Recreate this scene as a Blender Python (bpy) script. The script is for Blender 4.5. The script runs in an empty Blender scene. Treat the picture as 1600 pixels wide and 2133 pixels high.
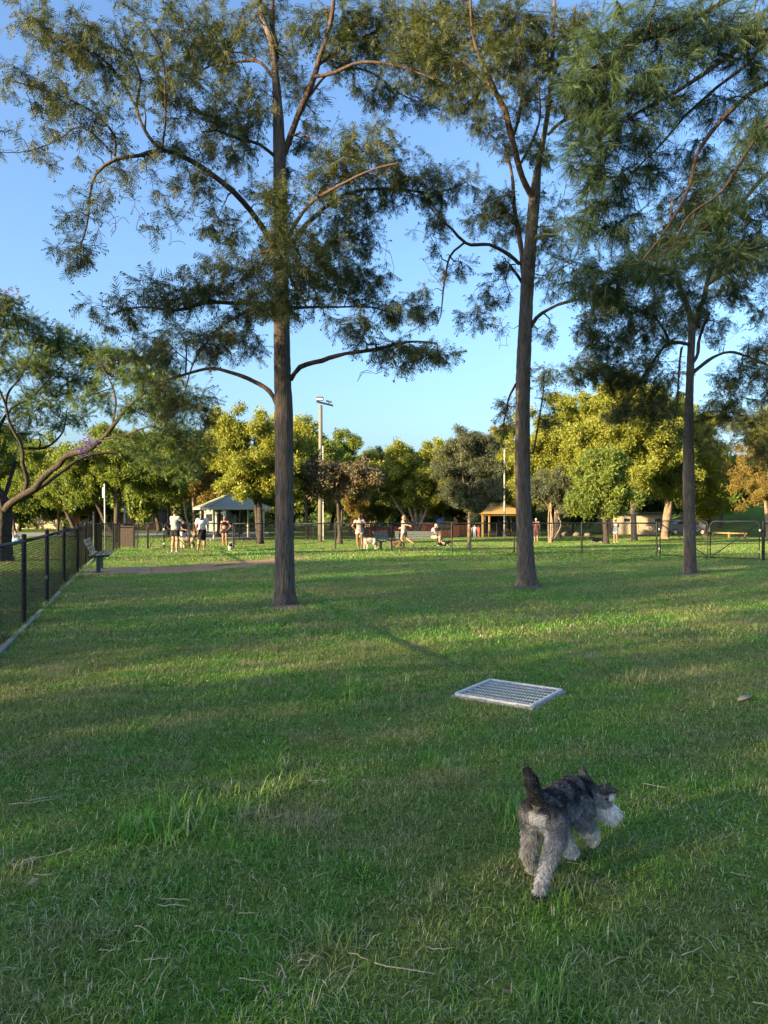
import bpy, math, random
import numpy as np
from mathutils import Vector, Matrix

scene = bpy.context.scene
C = scene.collection
R = math.radians
# ------------------------------------------------------------------ camera
CAM_H, FPX, CX, CY = 1.6, 1540.0, 800.0, 1066.5
cam = bpy.data.cameras.new('camera')
cam.sensor_fit = 'VERTICAL'
cam.sensor_height = 24.0
cam.lens = 24.0 * FPX / 2133.0
cam.clip_start, cam.clip_end = 0.05, 3000
cam_ob = bpy.data.objects.new('camera', cam)
C.objects.link(cam_ob)
cam_ob.location = (0, 0, CAM_H)
cam_ob.rotation_euler = (R(90), 0, 0)
scene.camera = cam_ob
# ------------------------------------------------------------------ sky and sun
SUN_EL = R(14)
SUN_AZ = R(237.4)            # clockwise from +Y: the sun stands behind the camera on the left
world = bpy.data.worlds.new('World')
scene.world = world
world.use_nodes = True
wn = world.node_tree.nodes
sky = wn.new('ShaderNodeTexSky')
sky.sky_type = 'NISHITA'
sky.sun_disc = False
sky.sun_elevation = SUN_EL
sky.sun_rotation = SUN_AZ
sky.altitude = 0
sky.air_density = 1.0
sky.dust_density = 3.4
sky.ozone_density = 4.0
world.node_tree.links.new(sky.outputs[0], wn['Background'].inputs[0])
wn['Background'].inputs[1].default_value = 0.11
sl = bpy.data.lights.new('sun', 'SUN')
sl.energy = 5.0
sl.angle = R(0.53)
sl.color = (1.0, 0.76, 0.42)
sun = bpy.data.objects.new('sun', sl)
C.objects.link(sun)
SDIR = Vector((math.sin(SUN_AZ) * math.cos(SUN_EL), math.cos(SUN_AZ) * math.cos(SUN_EL), math.sin(SUN_EL)))
sun.rotation_euler = SDIR.to_track_quat('Z', 'Y').to_euler()
sun.location = SDIR * 60
# ------------------------------------------------------------------ picture
vs = scene.view_settings
vs.view_transform = 'Standard'
vs.look = 'None'
vs.gamma = 1.0
vs.use_curve_mapping = False
vs.exposure = 2.08
cy = scene.cycles
cy.max_bounces = 6
cy.diffuse_bounces = 3
cy.glossy_bounces = 2
cy.transmission_bounces = 4
cy.transparent_max_bounces = 8
cy.sample_clamp_indirect = 6
cy.use_denoising = True
cy.denoising_prefilter = 'NONE'
cy.caustics_reflective = False
cy.caustics_refractive = False

# ------------------------------------------------------------------ helpers
def sstep(t):
    t = np.clip(t, 0, 1)
    return t * t * (3 - 2 * t)

def gz(x, y):
    """height of the ground"""
    x = np.asarray(x, float); y = np.asarray(y, float)
    z = -0.60 * sstep((y - 22) / 36.0)
    z = z + 5.5 * sstep((y - 74) / 45.0) * sstep((x - 26) / 22.0)
    z = z + 3.0 * sstep((y - 160) / 160.0)
    z = z + 0.012 * np.sin(x * 1.7 + 0.6 * np.sin(y * 0.9)) * np.sin(y * 1.3 + 1.0) * (y > -20)
    return z

def P(px, py, d):
    return np.array([(px - CX) / FPX * d, d, CAM_H - (py - CY) / FPX * d])

def G(px, py):
    """where the sight line through a pixel of the photograph meets the ground"""
    lo, hi = 1.0, 160.0
    sx, sz = (px - CX) / FPX, -(py - CY) / FPX
    d = 1.0
    while d < 160:
        if CAM_H + sz * d <= float(gz(sx * d, d)):
            break
        d += 0.05
    return np.array([sx * d, d, float(gz(sx * d, d))])

def GX(px, d):
    x = (px - CX) / FPX * d
    return np.array([x, d, float(gz(x, d))])

def tag(o, label=None, cat=None, group=None, kind=None):
    if label: o['label'] = label
    if cat: o['category'] = cat
    if group: o['group'] = group
    if kind: o['kind'] = kind
    return o

def empty(name, loc=(0, 0, 0), rz=0.0, label=None, cat=None, group=None):
    o = bpy.data.objects.new(name, None)
    C.objects.link(o)
    o.location = [float(v) for v in loc]
    o.rotation_euler = (0, 0, rz)
    o.empty_display_size = 0.1
    return tag(o, label, cat, group)

def np_mesh(name, V, F, mat, smooth=False, attrs=None):
    """mesh from numpy arrays; F is (n,3) or (n,4)"""
    V = np.ascontiguousarray(V, np.float32); F = np.ascontiguousarray(F, np.int32)
    me = bpy.data.meshes.new(name)
    n, k = F.shape
    me.vertices.add(len(V)); me.vertices.foreach_set('co', V.ravel())
    me.loops.add(n * k); me.loops.foreach_set('vertex_index', F.ravel())
    me.polygons.add(n)
    me.polygons.foreach_set('loop_start', np.arange(0, n * k, k, dtype=np.int32))
    me.polygons.foreach_set('loop_total', np.full(n, k, np.int32))
    if smooth:
        me.polygons.foreach_set('use_smooth', np.ones(n, bool))
    for an, av in (attrs or {}).items():
        av = np.asarray(av, np.float32)
        if av.ndim == 1:
            a = me.attributes.new(an, 'FLOAT', 'POINT'); a.data.foreach_set('value', av)
        else:
            a = me.attributes.new(an, 'FLOAT_COLOR', 'POINT')
            a.data.foreach_set('color', np.concatenate([av, np.ones((len(av), 1), np.float32)], 1).ravel())
    me.update(calc_edges=True)
    if n < 20000: me.validate()
    if mat: me.materials.append(mat)
    return me

def link(name, me, parent=None, loc=None):
    o = bpy.data.objects.new(name, me)
    C.objects.link(o)
    if parent: o.parent = parent
    if loc is not None: o.location = [float(v) for v in loc]
    return o

class MB:
    """collects simple solids into one mesh"""
    def __init__(s): s.v = []; s.f = []
    def add(s, vs_, fs):
        b = len(s.v); s.v += [tuple(map(float, v)) for v in vs_]; s.f += [tuple(i + b for i in f) for f in fs]; return s
    def box(s, c, size, rz=0.0, bev=0.0, M=None):
        hx, hy, hz = size[0] / 2, size[1] / 2, size[2] / 2
        if bev > 0:
            b = min(bev, hx * .9, hy * .9, hz * .9)
            pts = []
            for sx in (-1, 1):
                for sy in (-1, 1):
                    for sz in (-1, 1):
                        pts += [(sx * (hx - b), sy * hy - 0 * b, sz * (hz - b)), (sx * hx, sy * (hy - b), sz * (hz - b)), (sx * (hx - b), sy * (hy - b), sz * hz)]
            import bmesh
            bm = bmesh.new()
            for p in pts: bm.verts.new(p)
            r = bmesh.ops.convex_hull(bm, input=bm.verts)
            bm.verts.index_update()
            vs_ = [v.co.copy() for v in bm.verts]; fs = [[v.index for v in f.verts] for f in bm.faces]
            bm.free()
        else:
            vs_ = [Vector((x, y, z)) for x in (-hx, hx) for y in (-hy, hy) for z in (-hz, hz)]
            fs = [(0, 1, 3, 2), (4, 6, 7, 5), (0, 4, 5, 1), (2, 3, 7, 6), (0, 2, 6, 4), (1, 5, 7, 3)]
        T = Matrix.Translation([float(k) for k in c]) @ (M if M is not None else Matrix.Rotation(rz, 4, 'Z'))
        return s.add([T @ Vector(v) for v in vs_], fs)
    def tube(s, pts, rad, seg=8, cap=True):
        V, F = tube_np(np.array(pts, float), np.broadcast_to(np.array(rad, float), (len(pts),)), seg)
        n = len(V)
        fs = [tuple(f) for f in F]
        if cap:
            fs.append(tuple(range(seg))[::-1]); fs.append(tuple(range(n - seg, n)))
        return s.add(V, fs)
    def build(s, name, mat, parent=None, loc=None, smooth=False):
        me = bpy.data.meshes.new(name)
        me.from_pydata(s.v, [], s.f)
        if smooth:
            me.polygons.foreach_set('use_smooth', np.ones(len(me.polygons), bool))
        me.update()
        if mat: me.materials.append(mat)
        return link(name, me, parent, loc)

def tube_np(pts, rad, seg, ridge=None):
    """tube along a polyline, quads; ridge: (n,seg) factor on the radius"""
    pts = np.asarray(pts, float); n = len(pts)
    t = np.gradient(pts, axis=0)
    t /= np.linalg.norm(t, axis=1)[:, None] + 1e-9
    ref = np.array([0, 0, 1.0]) if abs(t[0, 2]) < 0.9 else np.array([0, 1.0, 0])
    u = np.cross(t, ref); 
    bad = np.linalg.norm(u, axis=1) < 1e-3
    u[bad] = np.cross(t[bad], np.array([1.0, 0.1, 0]))
    u /= np.linalg.norm(u, axis=1)[:, None]
    w = np.cross(t, u)
    a = np.linspace(0, 2 * np.pi, seg, endpoint=False)
    rr = np.asarray(rad, float)[:, None] * (np.ones((n, seg)) if ridge is None else ridge)
    V = pts[:, None, :] + rr[..., None] * (np.cos(a)[None, :, None] * u[:, None, :] + np.sin(a)[None, :, None] * w[:, None, :])
    i = np.arange(n - 1)[:, None] * seg; j = np.arange(seg)[None, :]; j2 = (j + 1) % seg
    F = np.stack([i + j, i + j2, i + seg + j2, i + seg + j], -1).reshape(-1, 4)
    return V.reshape(-1, 3), F

def tubes_np(Q, RR, seg):
    """many polylines of the same length at once: Q (k,m,3), RR (k,m)"""
    k, m = RR.shape
    t = np.gradient(Q, axis=1); t /= np.linalg.norm(t, axis=2, keepdims=True) + 1e-9
    ref = np.where((np.abs(t[:, :1, 2:3]) < .9), np.array([0, 0, 1.0]), np.array([0, 1.0, 0]))
    u = np.cross(t, np.broadcast_to(ref, t.shape)); u /= np.linalg.norm(u, axis=2, keepdims=True) + 1e-6
    w = np.cross(t, u)
    a = np.linspace(0, 2 * np.pi, seg, endpoint=False)
    V = Q[:, :, None] + RR[:, :, None, None] * (np.cos(a)[None, None, :, None] * u[:, :, None] + np.sin(a)[None, None, :, None] * w[:, :, None])
    b = (np.arange(k) * m * seg)[:, None, None]; i = np.arange(m - 1)[None, :, None] * seg; j = np.arange(seg)[None, None]; j2 = (j + 1) % seg
    F = np.stack([b + i + j, b + i + j2, b + i + seg + j2, b + i + seg + j], -1).reshape(-1, 4)
    return V.reshape(-1, 3), F

def catmull(pts, step):
    """resample a polyline (any number of columns; the first three are the position)"""
    p = np.asarray(pts, float)
    p = np.vstack([2 * p[0] - p[1], p, 2 * p[-1] - p[-2]])
    out = []
    for i in range(1, len(p) - 2):
        L = np.linalg.norm(p[i + 1, :3] - p[i, :3]); m = max(1, int(L / step))
        t = np.arange(m)[:, None] / m
        a, b, c, d = p[i - 1], p[i], p[i + 1], p[i + 2]
        out.append(0.5 * (2 * b + (c - a) * t + (2 * a - 5 * b + 4 * c - d) * t ** 2 + (3 * b - a - 3 * c + d) * t ** 3))
    out.append(p[-2][None])
    return np.vstack(out)

# ------------------------------------------------------------------ materials
def new_mat(name):
    m = bpy.data.materials.new(name); m.use_nodes = True
    nt = m.node_tree
    return m, nt, nt.nodes['Principled BSDF'], nt.nodes['Material Output']

def ramp(nt, src, stops):
    r = nt.nodes.new('ShaderNodeValToRGB')
    el = r.color_ramp.elements
    while len(el) < len(stops): el.new(0.5)
    for e, (p, c) in zip(el, stops):
        e.position = p; e.color = (*c, 1)
    nt.links.new(src, r.inputs[0])
    return r.outputs[0]

def noise(nt, scale, detail=3, vec=None, rough=0.55):
    n = nt.nodes.new('ShaderNodeTexNoise')
    n.inputs['Scale'].default_value = scale; n.inputs['Detail'].default_value = detail
    n.inputs['Roughness'].default_value = rough
    if vec is not None: nt.links.new(vec, n.inputs['Vector'])
    return n.outputs[0]

def coords(nt, scale=(1, 1, 1), world_=False):
    if world_:
        g = nt.nodes.new('ShaderNodeNewGeometry'); src = g.outputs['Position']
    else:
        g = nt.nodes.new('ShaderNodeTexCoord'); src = g.outputs['Object']
    mp = nt.nodes.new('ShaderNodeMapping'); mp.inputs['Scale'].default_value = scale
    nt.links.new(src, mp.inputs['Vector'])
    return mp.outputs[0]

def mixc(nt, fac, a, b, mode='MIX'):
    m = nt.nodes.new('ShaderNodeMix'); m.data_type = 'RGBA'; m.blend_type = mode
    for s, v in ((m.inputs[0], fac), (m.inputs[6], a), (m.inputs[7], b)):
        if isinstance(v, (int, float)): s.default_value = v
        elif isinstance(v, tuple): s.default_value = (*v, 1)
        else: nt.links.new(v, s)
    return m.outputs[2]

def math_(nt, op, a, b=0.0):
    m = nt.nodes.new('ShaderNodeMath'); m.operation = op
    for s, v in ((m.inputs[0], a), (m.inputs[1], b)):
        if isinstance(v, (int, float)): s.default_value = v
        else: nt.links.new(v, s)
    return m.outputs[0]

def bump(nt, bsdf, h, strength, dist=0.01):
    b = nt.nodes.new('ShaderNodeBump')
    b.inputs['Strength'].default_value = strength; b.inputs['Distance'].default_value = dist
    nt.links.new(h, b.inputs['Height']); nt.links.new(b.outputs[0], bsdf.inputs['Normal'])

def pmat(name, c1, c2=None, scale=20, rough=0.7, bmp=0.0, stretch=(1, 1, 1), metal=0.0, spec=0.4, world_=False, lo=.35, hi=.65):
    """two-tone noise material"""
    m, nt, b, o = new_mat(name)
    c2 = c2 or tuple(v * 0.75 for v in c1)
    v = coords(nt, stretch, world_)
    n = noise(nt, scale, 4, v)
    col = ramp(nt, n, [(lo, c1), (hi, c2)])
    nt.links.new(col, b.inputs['Base Color'])
    b.inputs['Roughness'].default_value = rough
    b.inputs['Metallic'].default_value = metal
    b.inputs['Specular IOR Level'].default_value = spec
    if bmp: bump(nt, b, n, bmp)
    return m

def leaf_mat(name, stops, trans=0.35, rough=0.55, spec=0.25, spot=None):
    """foliage: colour by the tint each leaf carries, some light let through"""
    m, nt, b, o = new_mat(name)
    a = nt.nodes.new('ShaderNodeAttribute'); a.attribute_name = 'tint'
    col = ramp(nt, a.outputs['Fac'], stops)
    nt.links.new(col, b.inputs['Base Color'])
    b.inputs['Roughness'].default_value = rough
    b.inputs['Specular IOR Level'].default_value = spec
    tr = nt.nodes.new('ShaderNodeBsdfTranslucent')
    tc = mixc(nt, 1.0, col, (1.25, 1.15, 0.55), 'MULTIPLY')
    nt.links.new(tc, tr.inputs[0])
    mx = nt.nodes.new('ShaderNodeMixShader'); mx.inputs[0].default_value = trans
    nt.links.new(b.outputs[0], mx.inputs[1]); nt.links.new(tr.outputs[0], mx.inputs[2])
    nt.links.new(mx.outputs[0], o.inputs[0])
    return m

def bark_mat(name, dark, light, sx=18, sz=2.2, bmp=0.9, rust=None):
    m, nt, b, o = new_mat(name)
    v = coords(nt, (sx, sx, sz))
    n1 = noise(nt, 1.6, 5, v, 0.65)
    n2 = noise(nt, 1.3, 3, coords(nt, (1.2, 1.2, 0.9)))
    col = ramp(nt, n1, [(0.33, dark), (0.52, tuple((a + c) / 2 for a, c in zip(dark, light))), (0.7, light)])
    if rust:
        f = math_(nt, 'MULTIPLY', n2, 0.8)
        col = mixc(nt, f, col, rust)
    nt.links.new(col, b.inputs['Base Color'])
    b.inputs['Roughness'].default_value = 0.9
    b.inputs['Specular IOR Level'].default_value = 0.15
    bump(nt, b, n1, bmp, 0.03)
    return m

def attr_mat(name, rough=0.8, spec=0.2, trans=0.0):
    """colour taken from the mesh's own colour attribute (coat, cloth print)"""
    m, nt, b, o = new_mat(name)
    a = nt.nodes.new('ShaderNodeAttribute'); a.attribute_name = 'coat'
    nt.links.new(a.outputs['Color'], b.inputs['Base Color'])
    b.inputs['Roughness'].default_value = rough
    b.inputs['Specular IOR Level'].default_value = spec
    return m
# ================================================================== the ground
def ground_material():
    m, nt, b, o = new_mat('lawn_soil')
    w = coords(nt, (1, 1, 1), True)
    n1 = noise(nt, 0.33, 4, w); n2 = noise(nt, 6.0, 4, w); n3 = noise(nt, 45.0, 3, w)
    base = ramp(nt, n1, [(0.32, (0.060, 0.130, 0.022)), (0.50, (0.095, 0.145, 0.034)), (0.66, (0.16, 0.16, 0.055))])
    fine = ramp(nt, n2, [(0.3, (0.55, 0.6, 0.5)), (0.7, (1.25, 1.2, 1.1))])
    fine2 = ramp(nt, n3, [(0.3, (0.45, 0.5, 0.4)), (0.7, (1.4, 1.35, 1.2))])
    col = mixc(nt, 1.0, mixc(nt, 1.0, base, fine, 'MULTIPLY'), fine2, 'MULTIPLY')
    nt.links.new(col, b.inputs['Base Color'])
    b.inputs['Roughness'].default_value = 1.0
    b.inputs['Specular IOR Level'].default_value = 0.05
    bump(nt, b, n3, 0.6, 0.03)
    return m

M_SOIL = ground_material()
def axis(near, far, step, grow):
    v = [0.0]; s = step
    while v[-1] < far:
        if v[-1] > near: s *= grow
        v.append(v[-1] + s)
    return np.array(v)
_ax = axis(30, 700, 0.8, 1.12)
xs = np.concatenate([-_ax[:0:-1], _ax])
_ay = axis(70, 900, 0.8, 1.1)
ys = np.concatenate([-axis(20, 250, 1.5, 1.2)[:0:-1], _ay])
X, Y = np.meshgrid(xs, ys, indexing='ij')
V = np.stack([X, Y, gz(X, Y)], -1).reshape(-1, 3)
ny = len(ys)
ii, jj = np.meshgrid(np.arange(len(xs) - 1), np.arange(ny - 1), indexing='ij')
a_ = (ii * ny + jj).ravel()
F = np.stack([a_, a_ + ny, a_ + ny + 1, a_ + 1], -1)
lawn = link('lawn_ground', np_mesh('lawn_ground', V, F, M_SOIL, True))
tag(lawn, 'green park lawn that slopes gently down past the fences', 'lawn', kind='structure')

# worn dirt track in front of the near bench
def sheet(name, outline_px, mat, dz, label, cat, seed, wob=0.12, sub=7):
    rnd = np.random.default_rng(seed)
    pts = np.array([G(*p) for p in outline_px])
    pts = np.vstack([pts, pts[:1]])
    out = []
    for i in range(len(pts) - 1):
        for k in range(sub):
            t = k / sub
            q = pts[i] * (1 - t) + pts[i + 1] * t
            q[:2] += rnd.normal(0, wob, 2)
            out.append(q)
    out = np.array(out); out[:, 2] = gz(out[:, 0], out[:, 1]) + dz
    import bmesh
    bm = bmesh.new()
    f = bm.faces.new([bm.verts.new(v) for v in out])
    bmesh.ops.triangulate(bm, faces=[f])
    me = bpy.data.meshes.new(name); bm.to_mesh(me); bm.free()
    me.materials.append(mat)
    o = link(name, me)
    tag(o, label, cat, kind='structure')
    return out[:, :2]

M_DIRT = pmat('bare_dirt', (0.36, 0.235, 0.145), (0.25, 0.165, 0.10), 9, 1.0, 0.5, world_=True, spec=.05)
M_ASPH = pmat('asphalt', (0.16, 0.16, 0.165), (0.22, 0.22, 0.22), 3, 0.9, 0.2, world_=True)
DIRT = sheet('dirt_track', [(270, 1192), (300, 1183), (390, 1180), (455, 1172), (540, 1166), (620, 1161), (640, 1163), (600, 1170), (570, 1177), (520, 1180), (450, 1187), (360, 1194), (300, 1199)],
             M_DIRT, 0.012, 'bare sandy dirt track worn in the grass by the near bench', 'dirt track', 3, .2)
DIRT3 = sheet('play_area_mulch', [(745, 1110.5), (1072, 1114.5), (1078, 1107), (742, 1104)], pmat('mulch', (0.27, 0.13, 0.07), (0.16, 0.085, 0.05), 6, 1.0, 0.5, world_=True), 0.01,
              'reddish bark mulch under the playground equipment', 'mulch', 6, 0.2)
# road far behind on the left
def road():
    pts_n, pts_f = [], []
    for px in np.linspace(-700, 560, 30):
        d = 66 + 3 * math.sin(px * 0.004)
        q = GX(px, d); q2 = GX(px * 1.0, d + 12)
        pts_n.append(q + [0, 0, 0.01]); pts_f.append(q2 + [0, 0, 0.01])
    n = len(pts_n)
    V = np.array(pts_n + pts_f)
    F = np.array([(i, i + 1, n + i + 1, n + i) for i in range(n - 1)])
    o = link('road', np_mesh('road', V, F, M_ASPH)); tag(o, 'pale grey road behind the trees on the left', 'road', kind='structure')
road()

# ------------------------------------------------------------------ grass
def blades(n, region, lens, wids, seed, lean=0.95, tint_hi=0.93):
    """grass blades as three-triangle ribbons; region(rnd,n) -> (n,2)"""
    rnd = np.random.default_rng(seed)
    p = region(rnd, n); n = len(p)
    L = rnd.uniform(*lens, n) * rnd.uniform(.6, 1.1, n); W = rnd.uniform(*wids, n)
    az = rnd.uniform(0, 2 * np.pi, n); ln = np.abs(rnd.normal(lean, .36, n)).clip(0.05, 1.5)
    d = np.stack([np.cos(az), np.sin(az)], -1)
    side = np.stack([-d[:, 1], d[:, 0]], -1)
    z0 = -0.006
    def pt(t, w, l2):
        ang = np.minimum(ln * (0.35 + 0.95 * t), 1.75)
        h = np.cos(ang) * L * t; r = np.sin(ang) * L * t
        c = np.concatenate([p + d * r[:, None], (z0 + np.maximum(h, 0.004 * t) + .004 * t)[:, None]], 1)
        s = np.concatenate([side * (w * W)[:, None] / 2, np.zeros((n, 1))], 1)
        return c - s, c + s, c
    a0, a1, _ = pt(0.0, 1.0, 0); b0, b1, _ = pt(0.55, 0.85, 0); _, _, c = pt(1.0, 0, 0)
    V = np.stack([a0, a1, b0, b1, c], 1).reshape(-1, 3)
    k = np.arange(n)[:, None] * 5
    F = (k[:, None, :] + np.array([[0, 1, 3], [0, 3, 2], [2, 3, 4]])[None]).reshape(-1, 3)
    tint = np.clip(rnd.beta(2, 2.6, n) * 0.9, 0, 0.9)
    dry = rnd.random(n) > tint_hi
    tint[dry] = rnd.uniform(0.92, 1.0, dry.sum())
    return V, F, np.repeat(tint, 5)

def grass_material():
    m, nt, b, o = new_mat('grass_blades')
    a = nt.nodes.new('ShaderNodeAttribute'); a.attribute_name = 'tint'
    w = coords(nt, (1, 1, 1), True)
    n1 = noise(nt, 0.45, 4, w); n2 = noise(nt, 2.6, 4, w)
    lush = ramp(nt, a.outputs['Fac'], [(0.0, (0.055, 0.150, 0.018)), (0.5, (0.150, 0.345, 0.045)), (0.88, (0.280, 0.490, 0.095)), (0.93, (0.62, 0.54, 0.36))])
    dry = ramp(nt, a.outputs['Fac'], [(0.0, (0.115, 0.165, 0.035)), (0.5, (0.250, 0.315, 0.085)), (0.85, (0.42, 0.420, 0.170)), (0.93, (0.62, 0.54, 0.36))])
    f = ramp(nt, math_(nt, 'ADD', math_(nt, 'MULTIPLY', n1, 0.6), math_(nt, 'MULTIPLY', n2, 0.4)), [(0.45, (0, 0, 0)), (0.55, (1, 1, 1))])
    col = mixc(nt, f, lush, dry)
    thin = ramp(nt, noise(nt, 1.1, 4, coords(nt, (1, 1.6, 1), True)), [(0.56, (0, 0, 0)), (0.68, (.75, .75, .75))])
    col = mixc(nt, thin, col, (0.36, 0.33, 0.17))
    nt.links.new(col, b.inputs['Base Color'])
    b.inputs['Roughness'].default_value = 0.5
    b.inputs['Specular IOR Level'].default_value = 0.25
    tr = nt.nodes.new('ShaderNodeBsdfTranslucent'); nt.links.new(col, tr.inputs[0])
    mx = nt.nodes.new('ShaderNodeMixShader'); mx.inputs[0].default_value = 0.35
    nt.links.new(b.outputs[0], mx.inputs[1]); nt.links.new(tr.outputs[0], mx.inputs[2])
    nt.links.new(mx.outputs[0], o.inputs[0])
    return m
M_GRASS = grass_material()

def square(size):
    return lambda rnd, n: rnd.uniform(-size / 2, size / 2, (n, 2))
def disc(r):
    def f(rnd, n):
        a = rnd.uniform(0, 6.283, n); q = r * np.sqrt(rnd.random(n)) * rnd.random(n) ** .2
        return np.stack([np.cos(a) * q, np.sin(a) * q], -1)
    return f

GRATE_C = np.array([1.095, 6.46]); GRATE_A = math.atan2(-0.57, 0.82)
TRUNK_FEET = [G(594, 1265), G(1098, 1224), G(1437, 1197)]
def in_poly(pts, poly):
    x, y = pts[:, 0], pts[:, 1]; r = np.zeros(len(pts), bool)
    j = len(poly) - 1
    for i in range(len(poly)):
        xi, yi = poly[i]; xj, yj = poly[j]
        c = ((yi > y) != (yj > y)) & (x < (xj - xi) * (y - yi) / (yj - yi + 1e-12) + xi)
        r ^= c; j = i
    return r
BENCH_PAD = np.array([G(188, 1199)[:2], G(289, 1198)[:2], G(287, 1187)[:2], G(196, 1186)[:2]])
def blocked(p):
    if np.min(np.abs(p[:, 0] - GRATE_C[0])) > 1 or np.min(np.abs(p[:, 1] - GRATE_C[1])) > 1:
        y0, y1, x1 = p[:, 1].min(), p[:, 1].max(), p[:, 0].min()
        if y1 < 11.5 or y0 > 30 or x1 > 9.5: return np.zeros(len(p), bool)
    q = p - GRATE_C
    ca, sa = math.cos(-GRATE_A), math.sin(-GRATE_A)
    u = q[:, 0] * ca - q[:, 1] * sa; v = q[:, 0] * sa + q[:, 1] * ca
    b = (np.abs(u) < 0.385) & (np.abs(v) < 0.37)
    for q_ in TRUNK_FEET: b = b | (np.hypot(p[:, 0] - q_[0], p[:, 1] - q_[1]) < .30 + .05 * np.sin(p[:, 0] * 40) + .05 * np.cos(p[:, 1] * 33))
    return b | in_poly(p, DIRT) | in_poly(p, BENCH_PAD)

def make_grass():
    kinds = []
    def src(name, V, F, t):
        me = np_mesh(name, V, F, M_GRASS, attrs={'tint': t})
        kinds.append(bpy.data.objects.new(name, me))
        return len(kinds) - 1
    near = [src('grass_near_patch', *blades(2600, square(.56), (.022, .055), (.0022, .0042), 10 + i)) for i in range(3)]
    mid = [src('grass_mid_patch', *blades(3600, square(1.1), (.035, .08), (.005, .009), 20 + i)) for i in range(2)]
    far = [src('grass_far_patch', *blades(3600, square(2.6), (.05, .10), (.012, .022), 30 + i, .95, .985)) for i in range(2)]
    tuft = [src('grass_tuft_patch', *blades(80, disc(.14), (.07, .17), (.004, .008), 40 + i, 0.85, 0.985)) for i in range(3)]
    soft = [src('long_grass_patch', *blades(300, disc(.34), (.045, .10), (.003, .006), 50 + i, 0.95, 0.97)) for i in range(3)]
    straw = [src('straw_patch', *blades(22, disc(.30), (.06, .16), (.002, .0035), 60 + i, 1.5, 0.0)) for i in range(3)]
    rnd = np.random.default_rng(7)
    pts, kd, rot, scl = [], [], [], []
    custom = {0: [], 1: [], 2: []}
    def put(x, y, k, s=1.0, tilt=0.0, quarter=True):
        pts.append((x, y, float(gz(x, y)))); kd.append(k); scl.append(s)
        rot.append((0, 0, rnd.integers(0, 4) * math.pi / 2 if quarter else rnd.uniform(0, 6.28)))
    def field(d0, d1, step, ks, lv, n, size, lens, wids):
        y = d0
        while y < d1:
            half = 0.56 * (y + step) + 1.6
            nx = int(half / step) + 1
            for i in range(-nx, nx + 1):
                x = i * step
                cell = np.array([[x + a * step * .6, y + b * step * .6] for a in (-1, -.5, 0, .5, 1) for b in (-1, -.5, 0, .5, 1)])
                if blocked(cell).any():
                    custom[lv].append((x, y, n, size, lens, wids))
                else:
                    put(x, y, ks[rnd.integers(0, len(ks))])
            y += step
    field(1.6, 9.25, 0.5, near, 0, 2600, .56, (.022, .055), (.0022, .0042))
    field(9.5, 24.4, 1.0, mid, 1, 3600, 1.1, (.035, .08), (.005, .009))
    field(25.4, 66, 2.4, far, 2, 3600, 2.6, (.05, .10), (.012, .022))
    allV, allF, allT, off = [], [], [], 0
    for lv, cells in custom.items():
        for q, (x, y, n, size, lens, wids) in enumerate(cells):
            def reg(r, m, x=x, y=y, size=size):
                p = r.uniform(-size / 2, size / 2, (m, 2)) + [x, y]
                return p[~blocked(p)]
            Vv, Ff, t = blades(n, reg, lens, wids, 1000 + lv * 300 + q)
            if not len(Vv): continue
            Vv[:, 2] += gz(Vv[:, 0], Vv[:, 1])
            allV.append(Vv); allF.append(Ff + off); allT.append(t); off += len(Vv)
    k = src('grass_edge_patch', np.vstack(allV), np.vstack(allF), np.concatenate(allT))
    pts.append((0, 0, 0)); kd.append(k); rot.append((0, 0, 0)); scl.append(1.0)
    # tufts seen in the photograph (pixel, size)
    for px, py, s in [(300, 1735, .9), (345, 1740, 1.3), (385, 1735, 1.25), (425, 1728, 1.0), (330, 1715, 1.0), (540, 1700, 1.05), (560, 1660, .9), (505, 1650, .8), (620, 1640, .8), (1040, 1690, 1.0), (1075, 1700, .9), (1010, 1675, .8), (1190, 1900, .9), (1230, 1890, .9), (1160, 1910, .7),
                      (670, 1965, .9), (700, 1950, .7), (830, 1480, 1.0), (770, 1480, 1.1), (725, 1455, 1.0), (790, 1440, 1.0), (860, 1430, .9), (930, 1600, .9), (960, 1610, .8), (905, 1590, .8), (730, 1430, .9), (560, 1580, .8), (600, 1600, .8), (1330, 1960, .8), (1290, 1950, .7),
                      (380, 1345, .9), (480, 1360, .9), (620, 1330, .9), (1130, 2095, .8), (1200, 2110, .9), (900, 1840, .5), (110, 1560, .6), (1500, 1560, .7), (1420, 1620, .7), (1560, 1640, .6), (560, 1350, .9), (1260, 1400, .9), (1330, 1420, 1.0), (1180, 1380, .9), (960, 1340, 1.0), (1040, 1325, 1.0), (880, 1345, .9)]:
        g = G(px, py)
        for _ in range(1): put(g[0] + rnd.normal(0, .05), g[1] + rnd.normal(0, .05), tuft[rnd.integers(0, 3)], s * rnd.uniform(.8, 1.1), quarter=False)
    for _ in range(900):                                   # softer long grass in drifts
        y = 2.4 + 22 * rnd.random() ** 1.1; x = rnd.uniform(-1, 1) * (0.56 * y + 1)
        dens = math.sin(x * .9 + 1.3) * math.sin(y * .75 + x * .4) + .55 * math.sin(x * 2.1 - y * 1.3)
        if dens > 0.12 and not blocked(np.array([[x, y], [x + .35, y], [x - .35, y], [x, y + .35], [x, y - .35]])).any():
            put(x, y, soft[rnd.integers(0, 3)], rnd.uniform(.55, 1.05) * (1 if y > 6 else .7), quarter=False)
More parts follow.
